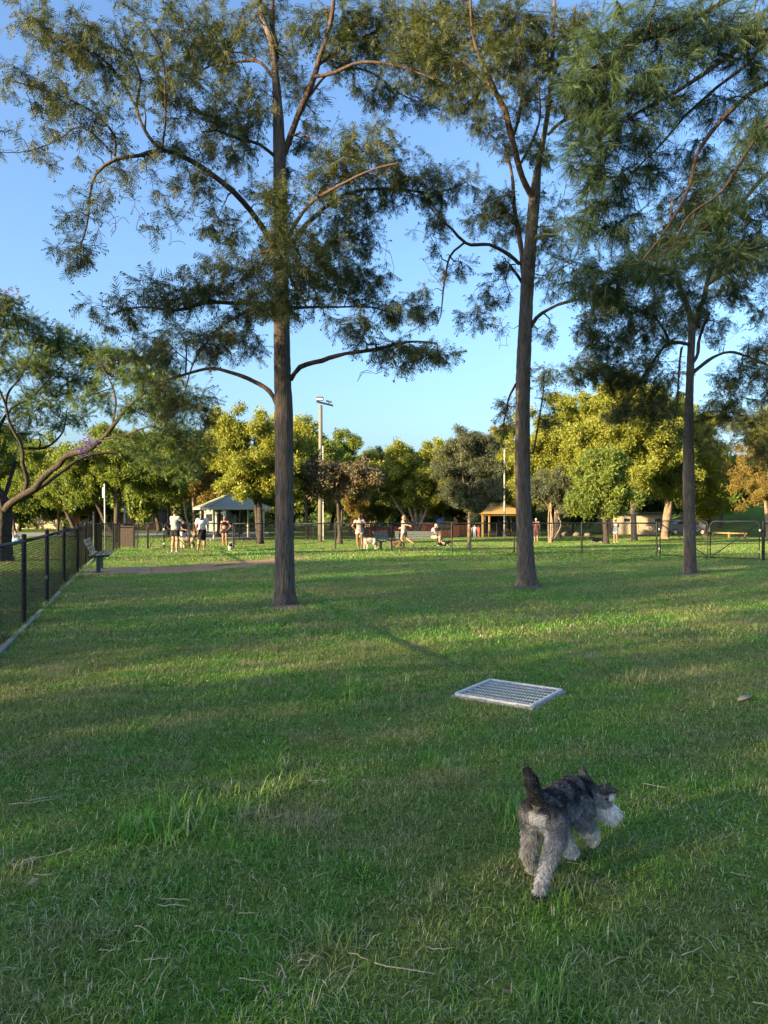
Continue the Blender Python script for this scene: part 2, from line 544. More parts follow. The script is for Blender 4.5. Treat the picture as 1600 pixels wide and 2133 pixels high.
    for _ in range(420):
        y = 2.2 + 12 * rnd.random() ** 1.3; x = rnd.uniform(-1, 1) * (0.56 * y + 1)
        if not blocked(np.array([[x, y], [x + .3, y], [x - .3, y], [x, y + .3], [x, y - .3]])).any():
            put(x, y, straw[rnd.integers(0, 3)], rnd.uniform(.6, 1.1), quarter=False)
    # long unmown grass along the fence feet
    for a, b_, n in ((G(200, 1150), G(330, 1146), 60), (G(340, 1147), G(700, 1147), 70), (G(700, 1147), G(1590, 1168), 110), (G(0, 1352), G(178, 1180), 60)):
        for t in rnd.random(n):
            q = a * (1 - t) + b_ * t
            put(q[0] + rnd.normal(0, .15), q[1] + rnd.normal(0, .2), tuft[rnd.integers(0, 3)], rnd.uniform(.8, 1.5), quarter=False)
    me = bpy.data.meshes.new('grass')
    me.from_pydata([tuple(map(float, p)) for p in pts], [], [])
    me.attributes.new('variety', 'INT', 'POINT').data.foreach_set('value', np.array(kd, np.int32))
    me.attributes.new('turn', 'FLOAT_VECTOR', 'POINT').data.foreach_set('vector', np.array(rot, np.float32).ravel())
    me.attributes.new('size', 'FLOAT', 'POINT').data.foreach_set('value', np.array(scl, np.float32))
    me.materials.append(M_GRASS)
    o = link('grass', me)
    tag(o, 'short mown lawn grass with longer tufts and dry stalks', 'grass', kind='stuff')
    ng = bpy.data.node_groups.new('grass_scatter', 'GeometryNodeTree')
    ng.interface.new_socket('Geometry', in_out='INPUT', socket_type='NodeSocketGeometry')
    ng.interface.new_socket('Geometry', in_out='OUTPUT', socket_type='NodeSocketGeometry')
    N = ng.nodes; Lk = ng.links
    gi = N.new('NodeGroupInput'); go = N.new('NodeGroupOutput'); jn = N.new('GeometryNodeJoinGeometry')
    def attr(nm, dt):
        a = N.new('GeometryNodeInputNamedAttribute'); a.data_type = dt; a.inputs[0].default_value = nm
        return [s for s in a.outputs if s.enabled and s.name == 'Attribute'][0]
    av = attr('variety', 'INT'); ar = attr('turn', 'FLOAT_VECTOR'); asz = attr('size', 'FLOAT')
    for i, so in enumerate(kinds):
        oi = N.new('GeometryNodeObjectInfo'); oi.inputs['Object'].default_value = so; oi.inputs['As Instance'].default_value = False
        cmp_ = N.new('FunctionNodeCompare'); cmp_.data_type = 'INT'; cmp_.operation = 'EQUAL'
        ins = [s for s in cmp_.inputs if s.enabled and s.type == 'INT']
        Lk.new(av, ins[0]); ins[1].default_value = i
        ip = N.new('GeometryNodeInstanceOnPoints')
        Lk.new(gi.outputs[0], ip.inputs['Points']); Lk.new(cmp_.outputs[0], ip.inputs['Selection'])
        Lk.new(oi.outputs['Geometry'], ip.inputs['Instance']); Lk.new(ar, ip.inputs['Rotation']); Lk.new(asz, ip.inputs['Scale'])
        Lk.new(ip.outputs[0], jn.inputs[0])
    Lk.new(jn.outputs[0], go.inputs[0])
    md = o.modifiers.new('grass_scatter', 'NODES'); md.node_group = ng
make_grass()

# pale dry stalks lying on the lawn
def dry_stalks():
    rnd = np.random.default_rng(19); m = MB()
    spots = [(20, 1683, .26, .1), (60, 1681, .2, .25), (335, 1895, .13, .1), (330, 1898, .12, -.15), (300, 2023, .09, .0), (50, 1805, .22, .35), (45, 1822, .12, 1.0), (280, 1947, .1, -.1), (640, 1640, .14, .2), (780, 2025, .22, -.4), (1500, 1690, .12, .7), (1190, 2030, .12, .9), (1010, 2060, .1, .4), (1340, 1640, .14, -.5), (560, 1720, .1, .6), (890, 1985, .1, -.3), (1420, 2010, .14, .3)]
    for _ in range(26):
        spots.append((rnd.uniform(0, 1600), rnd.uniform(1400, 2120), rnd.uniform(.03, .09), rnd.uniform(-1.2, 1.2)))
    for px, py, L, a in spots:
        g = G(px, py); n = 6; b = rnd.normal(0, .25)
        pts = [g + np.array([math.cos(a + b * t) * L * t, math.sin(a + b * t) * L * t, .020 + rnd.normal(0, .003)]) for t in np.linspace(0, 1, n)]
        m.tube(pts, np.linspace(.0020, .0009, n) * (1 + L * 2), 4)
    o = m.build('dry_stalks', pmat('dry_straw', (.46, .38, .25), (.33, .27, .17), 20, .8, world_=True)); tag(o, 'pale dry grass stalks scattered over the near lawn', 'straw', kind='stuff')
dry_stalks()

M_LITTER = pmat('bark_litter', (0.13, 0.095, 0.062), (0.075, 0.06, 0.04), 22, 1.0, .6, world_=True)
for q_, lab in zip(TRUNK_FEET, ('bare litter ring at the foot of the tall left tree', 'bare litter ring at the foot of the high-forked tree', 'bare litter ring at the foot of the slim tree')):
    rnd_ = np.random.default_rng(int(q_[1] * 10)); n_ = 28; ang = np.linspace(0, 2 * np.pi, n_, endpoint=False)
    r_ = .36 + rnd_.normal(0, .035, n_)
    ring_ = np.stack([q_[0] + r_ * np.cos(ang), q_[1] + r_ * np.sin(ang)], -1)
    V_ = np.vstack([np.concatenate([ring_, (gz(ring_[:, 0], ring_[:, 1]) + .010)[:, None]], 1), [[q_[0], q_[1], q_[2] + .03]]])
    o_ = link('litter_patch', np_mesh('litter_patch', V_, np.array([(i, (i + 1) % n_, n_) for i in range(n_)]), M_LITTER)); tag(o_, lab, 'bare soil', kind='structure')

# small fallen leaves
def leaf_litter():
    rnd = np.random.default_rng(23); n = 260
    y = 2.3 + 16 * rnd.random(n) ** 1.2; x = rnd.uniform(-1, 1, n) * (.56 * y + .8)
    k = ~np.array([blocked(np.array([[a, b]]))[0] for a, b in zip(x, y)]); x, y = x[k], y[k]; n = len(x)
    a = rnd.uniform(0, 6.28, n); L = rnd.uniform(.025, .055, n); W = L * rnd.uniform(.25, .5, n); z = gz(x, y) + rnd.uniform(.015, .035, n)
    d = np.stack([np.cos(a), np.sin(a), rnd.normal(0, .25, n)], -1); s_ = np.stack([-np.sin(a), np.cos(a), rnd.normal(0, .35, n)], -1)
    c = np.stack([x, y, z], -1)
    V = np.stack([c - d * L[:, None] / 2, c + s_ * W[:, None] / 2 + [0, 0, .004], c + d * L[:, None] / 2, c - s_ * W[:, None] / 2 + [0, 0, .004]], 1).reshape(-1, 3)
    F = np.arange(n * 4).reshape(-1, 4)
    o = link('leaf_litter', np_mesh('leaf_litter', V, F, leaf_mat('fallen_leaf', [(0.0, (.16, .11, .06)), (0.5, (.28, .20, .10)), (1.0, (.36, .30, .16))], .15), attrs={'tint': np.repeat(rnd.random(n), 4)})); tag(o, 'small dry fallen leaves scattered in the grass', 'leaf litter', kind='stuff')
leaf_litter()
# ================================================================== trees
def frond(pairs, L, ll, lw, ang=0.75, droop=0.25, seed=0):
    """ferny leaf: thin pointed leaflets in pairs along a stalk (x axis)"""
    rnd = np.random.default_rng(seed); V = []
    for i in range(pairs):
        x = L * (i + 0.6) / pairs
        k = math.sin(math.pi * (0.25 + 0.72 * i / max(1, pairs - 1))) ** 0.6
        for s in (-1, 1):
            a = ang * rnd.uniform(.7, 1.2); l = ll * k * rnd.uniform(.8, 1.15); w = lw * rnd.uniform(.8, 1.2)
            tip = (x + math.cos(a) * l, s * math.sin(a) * l, -droop * l * rnd.uniform(.2, 1.4) - droop * x * x / L * .5)
            V += [(x - w * .5, 0, 0), (x + w * .5, s * w * .3, -droop * .2 * l), tip]
    V += [(0, -.002, 0), (0, .002, 0), (L * 1.15, 0, -droop * L * .4)]
    return np.array(V)

def clump(n, r, l, w, seed=0, flat=0.75):
    """a clump of n single broad leaves about a point"""
    rnd = np.random.default_rng(seed); V = []
    for _ in range(n):
        d = rnd.normal(0, 1, 3); d /= np.linalg.norm(d); c = d * r * rnd.random() ** .5; c[2] *= flat
        a = rnd.normal(0, 1, 3); a[2] -= .3; a /= np.linalg.norm(a)
        b = np.cross(a, rnd.normal(0, 1, 3)); b /= np.linalg.norm(b)
        L = l * rnd.uniform(.7, 1.3); W = w * rnd.uniform(.7, 1.3)
        V += [c - b * W * .5, c + b * W * .5, c + a * L]
    return np.array(V)

def scatter_leaves(pos, dirs, scale, tmpl, tint, rnd):
    """place leaf templates; one joined mesh"""
    M = len(pos); x = dirs / (np.linalg.norm(dirs, axis=1)[:, None] + 1e-9)
    up = rnd.normal(0, .45, (M, 3)) + [0, 0, 1.0]
    y = np.cross(up, x); y /= np.linalg.norm(y, axis=1)[:, None] + 1e-9
    z = np.cross(x, y)
    which = rnd.integers(0, len(tmpl), M)
    Vs, Ts = [], []
    for k, tm in enumerate(tmpl):
        s = which == k
        if not s.any(): continue
        loc = tm[None] * scale[s][:, None, None]
        Vk = pos[s][:, None] + loc[..., 0:1] * x[s][:, None] + loc[..., 1:2] * y[s][:, None] + loc[..., 2:3] * z[s][:, None]
        Vs.append(Vk.reshape(-1, 3))
        jt = tint[s][:, None] + np.repeat(rnd.normal(0, .05, (s.sum(), len(tm) // 3)), 3, 1)
        Ts.append(jt.reshape(-1))
    V = np.vstack(Vs)
    return V, np.arange(len(V)).reshape(-1, 3), np.clip(np.concatenate(Ts), 0, 1)

def ridged(n, seg, seed, amp):
    """vertical bark ridges that wander"""
    rnd = np.random.default_rng(seed)
    a = np.linspace(0, 2 * np.pi, seg, endpoint=False)[None]; h = np.arange(n)[:, None]
    r = np.zeros((n, seg))
    for k in (2, 3, 5, 9, 14, 19):
        ph = np.cumsum(rnd.normal(0, .05, n))[:, None] + rnd.uniform(0, 6)
        r += np.cos(k * a + ph + .3 * np.sin(h * .07 * k)) / (1.0 if k > 5 else 1.5)
    return 1 + amp * r / 3 + rnd.normal(0, amp * .35, (n, seg))

def grow_tree(name, label, group, limbs, clusters, seed, bark, leafm, tmpl, lscale=(.8, 1.2), per=6, twig_r=0.006, seg=14,
              sag=0.12, trunk_ridge=0.03, curl=.10, tint_by=None, flowers=None, bark2=None, cat='tree', step=0.14, droop=-.35, sec=0.0, tip=.35):
    """limbs: list of polylines [(x,y,z,r)...], the first is the trunk. clusters: (centre, radii, n, leafiness)"""
    rnd = np.random.default_rng(seed)
    base = np.array(limbs[0][0][:3], float)
    root = empty(name, base, 0, label, cat, group)
    nodes, nr = [], []
    for li, lm in enumerate(limbs):
        q = catmull(lm, step if li else step * .5)
        if li:
            if len(q) > 5:
                wv = np.repeat(rnd.normal(0, .065, (len(q) // 3 + 2, 3)), 3, 0)[:len(q)]
                wv = (wv + np.roll(wv, 1, 0) + np.roll(wv, 2, 0)) / 3
                fade = np.minimum(1, np.minimum(np.arange(len(q)) / 3.0, (len(q) - 1 - np.arange(len(q))) / 2.0))[:, None]
                q[:, :3] += wv * fade * (6 * q[:, 3:4]).clip(.15, 1.2)
            q[:, 3] *= 1 + rnd.normal(0, .06, len(q))
        sg = seg * 2 if li == 0 else max(7, int(seg * min(1, q[0, 3] / .08)))
        am = trunk_ridge * 1.7 if li == 0 else trunk_ridge * .6
        rg = ridged(len(q), sg, seed * 7 + li, am)
        if li == 0:
            hgt = (q[:, 2] - q[0, 2])[:, None]; th = np.linspace(0, 2 * np.pi, sg, endpoint=False)[None]
            rg = rg + np.exp(-hgt / .16) * (.22 + .24 * np.cos(5 * th + seed) + .14 * np.cos(3 * th + 2 * seed)) + .03 * np.sin(hgt * 2.1 + seed) * np.cos(2 * th + hgt)
        Vt, Ft = tube_np(q[:, :3] - base, q[:, 3], sg, rg)
        nm = 'trunk' if li == 0 else 'branch'
        link(nm, np_mesh(nm, Vt, Ft, bark if li == 0 or bark2 is None else bark2, True), root)
        s0 = int(len(q) * (0.35 if li == 0 else 0.12))
        nodes.append(q[s0:, :3]); nr.append(q[s0:, 3])
    nodes = np.vstack(nodes); nr = np.concatenate(nr)
    cap = len(nodes) + 60000
    NP = np.empty((cap, 3)); NR = np.empty(cap); NP[:len(nodes)] = nodes; NR[:len(nodes)] = nr; cnt = len(nodes)
    # attractors
    A, LF = [], []
    for c, r, n, lf in clusters:
        d = rnd.normal(0, 1, (n, 3)); d /= np.linalg.norm(d, axis=1)[:, None]
        A.append(np.array(c) + d * (rnd.random(n) ** .45)[:, None] * np.array(r)); LF.append(np.full(n, lf))
    A = np.vstack(A); LF = np.concatenate(LF)
    tw_p, tw_r, L_pos, L_dir = [], [], [], []
    if sec:
        for c, r, n, lf in clusters:
            for _ in range(2):
                a = np.array(c) + rnd.normal(0, .45, 3) * np.array(r)
                dd = np.sum((NP[:cnt] - a) ** 2, 1); j = int(np.argmin(dd)); s_ = NP[j]; Ln = math.sqrt(dd[j])
                if Ln < .25: continue
                m = max(6, int(Ln / .12)); t = np.linspace(0, 1, m)[:, None]
                bow = rnd.normal(0, .13, 3) * Ln; bow[2] += .1 * Ln
                q = s_ * (1 - t) + a * t + bow * (4 * t * (1 - t)); q[1:-1] += rnd.normal(0, .022, (m - 2, 3))
                rr = np.linspace(min(NR[j] * .7, sec * (1 + .5 * Ln)), sec * .45, m)
                tw_p.append(q); tw_r.append(rr); NP[cnt:cnt + m - 1] = q[1:]; NR[cnt:cnt + m - 1] = rr[1:]; cnt += m - 1
    d0 = np.array([np.min(np.sum((NP[:cnt:2] - a) ** 2, 1)) for a in A])
    for k in np.argsort(d0):
        a = A[k]
        dd = np.sum((NP[:cnt] - a) ** 2, 1)
        j = int(np.argmin(dd)); s = NP[j]; Ln = math.sqrt(dd[j])
        if Ln < 0.03: continue
        m = 5 if Ln < .8 else 8
        t = np.linspace(0, 1, m)[:, None]
        bow = rnd.normal(0, curl, 3) * Ln; bow[2] += sag * Ln * rnd.uniform(.2, 1.6)
        q = s * (1 - t) + a * t + bow * (4 * t * (1 - t)) 
        q[1:-1] += rnd.normal(0, .018 * min(1.5, Ln), (m - 2, 3))
        r0 = min(NR[j] * .75, twig_r * (1 + 1.6 * Ln)); r1 = twig_r * .45
        rr = np.linspace(r0, r1, m)
        tw_p.append(q); tw_r.append(rr)
        if cnt + m - 1 < cap:
            NP[cnt:cnt + m - 1] = q[1:]; NR[cnt:cnt + m - 1] = rr[1:]; cnt += m - 1
        if rnd.random() < LF[k]:
            n = rnd.poisson(per) + 1
            tt = rnd.uniform(tip if Ln > .3 else tip * .5, 1.05, n)
            pp = np.stack([np.interp(tt, t[:, 0], q[:, i]) for i in range(3)], 1)
            dr = (q[-1] - q[-2]); dr /= np.linalg.norm(dr) + 1e-9
            L_pos.append(pp); L_dir.append(dr * .8 + rnd.normal(0, .75, (n, 3)) + [0, 0, droop])
    # twigs: one joined part
    Vs, Fs, off = [], [], 0
    bins = {}
    for q, rr in zip(tw_p, tw_r):
        bins.setdefault((len(q), 6 if rr[0] > .02 else 4 if rr[0] > .010 else 3), []).append((q, rr))
    for (m, sg), lst in bins.items():
        Vt, Ft = tubes_np(np.array([q for q, _ in lst]) - base, np.array([r for _, r in lst]), sg)
        Vs.append(Vt); Fs.append(Ft + off); off += len(Vt)
    o = link('twigs', np_mesh('twigs', np.vstack(Vs), np.vstack(Fs), bark2 or bark), root); o['kind'] = 'stuff'
    pos = np.vstack(L_pos); dr = np.vstack(L_dir)
    tint = rnd.beta(2, 2, len(pos)) * .7 + .15
    # whole sprays differ a little from one another
    tint = np.clip(tint + .12 * np.sin(pos[:, 0] * 2.3 + pos[:, 2] * 1.9) * np.sin(pos[:, 1] * 2.1), 0, 1)
    sc = rnd.uniform(*lscale, len(pos))
    V, F, T = scatter_leaves(pos - base, dr, sc, tmpl, tint, rnd)
    o = link('crown', np_mesh('crown', V, F, leafm, attrs={'tint': T}), root); o['kind'] = 'stuff'
    if flowers is not None:
        fm, spots = flowers
        for c, r, n in spots:
            d = rnd.normal(0, 1, (n, 3)) * np.array([r, r, r * .7]) * .5
            pp = np.array(c) - base + d
            V, F, T = scatter_leaves(pp, rnd.normal(0, 1, (n, 3)), np.ones(n), [clump(5, .05, .06, .04, 3)], rnd.random(n), rnd)
            o = link('blossom', np_mesh('blossom', V, F, fm, attrs={'tint': T}), root); o['kind'] = 'stuff'
    return root

M_BARK = bark_mat('furrowed_bark', (0.018, 0.015, 0.014), (0.270, 0.225, 0.190), 30, 2.6, 1.0, rust=(0.095, 0.074, 0.060))
M_BARK_L = bark_mat('limb_bark', (0.022, 0.017, 0.015), (0.14, 0.10, 0.078), 22, 6.0, 1.0, rust=(0.085, 0.052, 0.036))
M_BARK_J = bark_mat('jacaranda_bark', (0.018, 0.015, 0.013), (0.085, 0.068, 0.055), 14, 4.0, 1.0)  # extra dark: shade on the jacaranda limbs is put into this colour
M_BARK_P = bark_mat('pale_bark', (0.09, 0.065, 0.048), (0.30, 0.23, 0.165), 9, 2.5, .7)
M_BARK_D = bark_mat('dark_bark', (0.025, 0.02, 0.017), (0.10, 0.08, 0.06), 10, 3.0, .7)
M_LEAF_S = leaf_mat('silky_oak_leaf', [(0.0, (0.026, 0.042, 0.018)), (0.5, (0.062, 0.084, 0.032)), (0.85, (0.130, 0.140, 0.050)), (1.0, (0.200, 0.175, 0.065))], 0.36)
M_LEAF_N = leaf_mat('near_frond_leaf', [(0.0, (0.022, 0.046, 0.022)), (0.5, (0.046, 0.084, 0.034)), (0.85, (0.095, 0.135, 0.050)), (1.0, (0.160, 0.160, 0.060))], 0.32)
M_LEAF_J = leaf_mat('jacaranda_leaf', [(0.0, (0.035, 0.070, 0.025)), (0.5, (0.077, 0.126, 0.036)), (1.0, (0.154, 0.189, 0.056))], .35)
M_LEAF_Y = leaf_mat('sunlit_broad_leaf', [(0.0, (0.115, 0.155, 0.028)), (0.5, (0.230, 0.255, 0.045)), (1.0, (0.350, 0.345, 0.070))], 0.45)  # golden sunlight on the park trees is put into this yellow
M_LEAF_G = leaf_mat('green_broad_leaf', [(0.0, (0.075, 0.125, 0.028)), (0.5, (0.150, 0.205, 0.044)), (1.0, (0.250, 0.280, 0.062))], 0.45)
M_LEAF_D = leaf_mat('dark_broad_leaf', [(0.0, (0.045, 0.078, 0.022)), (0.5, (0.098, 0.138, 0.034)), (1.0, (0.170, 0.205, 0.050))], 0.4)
M_LEAF_E = leaf_mat('gum_leaf', [(0.0, (0.042, 0.056, 0.031)), (0.5, (0.077, 0.092, 0.050)), (1.0, (0.140, 0.147, 0.077))], .25)
M_LEAF_O = leaf_mat('orange_leaf', [(0.0, (0.110, 0.095, 0.026)), (0.5, (0.200, 0.155, 0.040)), (1.0, (0.290, 0.210, 0.055))], .35)
M_LEAF_B = leaf_mat('browned_leaf', [(0.0, (0.085, 0.072, 0.045)), (0.5, (0.145, 0.118, 0.070)), (1.0, (0.210, 0.165, 0.090))], .3)
M_FLOWER = leaf_mat('purple_blossom', [(0.0, (0.10, 0.06, 0.26)), (1.0, (0.24, 0.16, 0.46))], .3)

FROND = [frond(6, .17, .085, .0185, .8, .3, s) for s in range(4)]
FROND_N = [frond(9, .24, .12, .0105, .6, .35, s + 10) for s in range(4)]
FERN = [frond(9, .34, .10, .030, 1.0, .3, s + 20) for s in range(3)]

def pix(path, d, y_off=None):
    """limb path: (px, py, radius px[, depth offset]) at depth d"""
    out = []
    for t in path:
        dd = d + (t[3] if len(t) > 3 else 0)
        out.append((*P(t[0], t[1], dd), t[2] / FPX * d * (.94 if t[2] > 11 else .72)))
    return out
def on_ground(limb):
    l = list(limb); x, y, z, r = l[0]
    l[0] = (x, y, float(gz(x, y)) - .06, r)
    return l
def cl(lst, d, dens=1.0, spread=0.75):
    out = []
    for t in lst:
        px, py, rx, ry = t[:4]; off = t[4] if len(t) > 4 else 0; lf = t[5] if len(t) > 5 else 1.0
        mx, mz = rx / FPX * d, ry / FPX * d
        n = max(4, int(dens * mx * mz * 190))
        if lf < .5: n = int(n * .6)
        out.append((P(px, py, d + off), (mx, max(mx, mz) * spread + .15, mz), n, lf))
    return out

# ---- the tall tree left of centre
D1 = 12.75
T1 = [
    on_ground(pix([(594, 1265, 27), (594, 1248, 23.5), (593, 1200, 21.5), (592, 1050, 20), (591, 860, 19.5), (589, 800, 18.5), (587, 700, 17.5), (586, 560, 16), (584, 420, 14.5), (582, 330, 13.5), (580, 250, 11.5), (574, 160, 10), (566, 90, 8.5), (545, 30, 7, .2), (530, -60, 5, .3)], D1)),
    pix([(583, 345, 10), (605, 285, 9), (628, 225, 8.5, -.1), (655, 160, 8, -.2), (676, 95, 7, -.2), (692, 20, 6, -.2), (698, -60, 4, -.2)], D1),
    pix([(572, 160, 7), (573, 95, 7.5, .2), (566, 55, 6.5, .3), (570, -40, 5, .4)], D1),
    pix([(586, 540, 9), (560, 490, 8.5, -.1), (520, 435, 8, -.4), (470, 385, 7.5, -.7), (410, 340, 7, -.9), (340, 315, 6, -1.1), (290, 325, 5, -1.2), (240, 332, 4.2, -1.3), (200, 362, 3.4, -1.3), (186, 410, 2.8, -1.3), (182, 470, 2.3, -1.3), (160, 530, 1.6, -1.3)], D1),
    pix([(338, 315, 5, -1.1), (302, 272, 4.4, -.9), (285, 225, 4, -.7), (290, 165, 3.2, -.5), (268, 105, 2.6, -.4), (250, 40, 2, -.3)], D1),
    pix([(286, 228, 3.6, -.7), (252, 165, 3.4, -.9), (195, 108, 2.8, -1.1), (120, 72, 2, -1.2), (40, 25, 1.4, -1.3)], D1),
    pix([(240, 325, 3, -1.3), (240, 282, 3, -1.5), (205, 243, 2.6, -1.7), (140, 205, 2.1, -1.8), (70, 180, 1.6, -1.9), (5, 165, 1.2, -2)], D1),
    pix([(240, 325, 2.6, -1.3), (170, 262, 2.2, -1.0), (120, 290, 2, -.9), (60, 312, 1.5, -.9), (0, 318, 1, -.9)], D1),
    pix([(338, 315, 3, -1.1), (345, 220, 2.4, -1.6), (340, 120, 2, -2), (310, 60, 1.6, -2.3)], D1),
    pix([(606, 790, 8), (625, 765, 7, -.2), (665, 746, 6.5, -.5), (720, 738, 5.5, -.8), (785, 728, 4.6, -1), (850, 712, 3.6, -1.2), (910, 715, 2.4, -1.3)], D1),
    pix([(578, 842, 8), (560, 815, 7, .2), (530, 793, 6.4, .5), (480, 776, 5.6, .8), (430, 768, 5, 1.1), (370, 785, 4, 1.3), (310, 800, 2.6, 1.5)], D1),
    pix([(576, 640, 7), (545, 632, 6.5, -.3), (490, 633, 5.8, -.8), (430, 630, 5, -1.2), (370, 645, 4, -1.5), (300, 640, 2.6, -1.7), (230, 655, 1.6, -1.8)], D1),
    pix([(540, 635, 4.6, -.3), (500, 655, 4, 0), (450, 690, 3.5, .2), (410, 740, 2.8, .3), (390, 800, 2, .3), (370, 860, 1.4, .3)], D1),
    pix([(596, 520, 8), (640, 470, 7, .4), (680, 430, 6.5, .8), (740, 398, 5.6, 1.0), (820, 393, 4.4, 1.2), (900, 402, 3, 1.4), (960, 385, 1.8, 1.5)], D1),
    pix([(596, 500, 6), (640, 430, 5, -.5), (690, 395, 4.4, -.9), (760, 360, 3.4, -1.2), (830, 340, 2.2, -1.4)], D1),
    pix([(578, 330, 5), (540, 300, 4.6, -.2), (500, 288, 3.8, -.4), (450, 270, 3, -.6), (420, 275, 2, -.7)], D1),
    pix([(568, 160, 5), (540, 130, 4.4, .3), (490, 128, 3.6, .6), (440, 135, 2.8, .9), (400, 160, 2, 1)], D1),
    pix([(655, 160, 5.5, -.2), (700, 148, 5, -.4), (760, 128, 4.4, -.6), (830, 135, 3.6, -.8), (905, 165, 2.4, -1)], D1),
    pix([(664, 135, 4.4, -.2), (730, 88, 3.8, .2), (800, 60, 3, .4), (880, 40, 2, .5)], D1),
    pix([(640, 205, 4.4, -.1), (690, 150, 3.6, .4), (760, 145, 3.0, .7), (840, 200, 2.2, .9), (890, 215, 1.4, 1)], D1),
    pix([(590, 560, 6, -.1), (600, 560, 5, -1.0), (615, 600, 3.8, -1.8), (640, 640, 2.4, -2.3)], D1),
    pix([(588, 470, 5, -.1), (585, 470, 4.4, -.9), (570, 500, 3.4, -1.6), (540, 560, 2.2, -2.0)], D1),
    pix([(600, 640, 5), (640, 640, 4.4, .6), (700, 640, 3.4, 1), (770, 640, 2.4, 1.3), (840, 660, 1.4, 1.5)], D1),
]
K1 = [(90, 45, 85, 42, -1.2), (210, 115, 105, 60, -1), (345, 60, 110, 62, -.8), (470, 70, 70, 60, .5), (70, 178, 70, 26, -1.8), (170, 235, 90, 42, -1.6), (85, 305, 85, 26, -.9, .8), (345, 180, 80, 62, -1.4), (440, 240, 50, 42, -.5), (480, 190, 50, 50, .6, .6), (520, 245, 50, 45, -.3),
      (400, 315, 60, 30, -.9), (480, 300, 62, 42, -.5), (270, 335, 75, 26, -1.2, .6), (300, 395, 80, 55, -1.2, .35), (420, 395, 55, 55, -.9, .5), (180, 455, 55, 60, -1.3, .55), (140, 520, 40, 50, -1.3, .7), (330, 470, 60, 50, -1.2, .15), (240, 450, 50, 70, -1.3, .2), (470, 470, 50, 42, -.5),
      (520, 565, 100, 45, -1.4), (430, 600, 85, 36, -1.4), (330, 620, 95, 36, -1.6), (225, 655, 60, 24, -1.8), (590, 430, 55, 50, -1.4), (600, 500, 62, 48, -1.6), (640, 560, 85, 50, -1.8), (595, 620, 72, 44, -2.0), (530, 640, 70, 36, -1.2), (700, 605, 85, 45, .8), (755, 580, 70, 45, 1.0), (820, 640, 80, 45, 1.2),
      (735, 680, 75, 30, .6), (850, 738, 80, 34, -1.1), (905, 740, 45, 26, -1.3), (780, 720, 55, 22, -1.0, .8), (400, 715, 100, 45, .2), (330, 750, 75, 40, 1.2, .7), (470, 700, 70, 45, .2, .7), (355, 830, 50, 50, .5), (420, 850, 45, 45, .4), (300, 700, 60, 35, .8, .7), (520, 720, 50, 40, .2, .6),
      (715, 325, 70, 45, -.6), (790, 300, 75, 36, .2), (845, 365, 85, 48, .8), (770, 405, 85, 40, 1.0), (900, 405, 60, 44, 1.3), (715, 460, 65, 38, .6), (760, 480, 40, 55, 1.0, .8), (685, 385, 60, 48, -.7), (960, 375, 50, 32, 1.5), (645, 300, 40, 45, .3, .7), (740, 520, 40, 60, .9, .5), (690, 530, 50, 60, .3, .6),
      (760, 85, 70, 55, .3), (850, 120, 80, 58, -.6), (800, 190, 80, 40, .6), (900, 60, 70, 46, .4), (705, 110, 48, 45, 0), (640, 60, 50, 50, 0, .7), (880, 205, 55, 40, .9, .7), (930, 150, 50, 50, -.8), (600, 130, 50, 65, .2, .6), (545, 200, 40, 45, -.2, .6), (540, 60, 50, 50, .3, .6), (680, 240, 40, 40, .2, .4), (800, 550, 25, 60, 1, .1), (430, 130, 60, 50, .8), (560, 15, 60, 36, .3), (720, 30, 60, 40, .2), (820, 40, 70, 40, .4), (625, 185, 36, 45, .2, .7), (600, 345, 40, 40, .3, .5), (560, 400, 40, 40, -.4, .6), (760, 775, 20, 25, -1, .0)]
grow_tree('silky_oak', 'tall straight ferny-leaved tree with furrowed trunk nearest to the left fence', 'tall ferny trees on the lawn', T1, cl(K1, D1, 1.0), 11, M_BARK, M_LEAF_S, FROND, (1.0, 1.65), 6, .0105, 16, tip=.62, sec=.014, bark2=M_BARK_L)

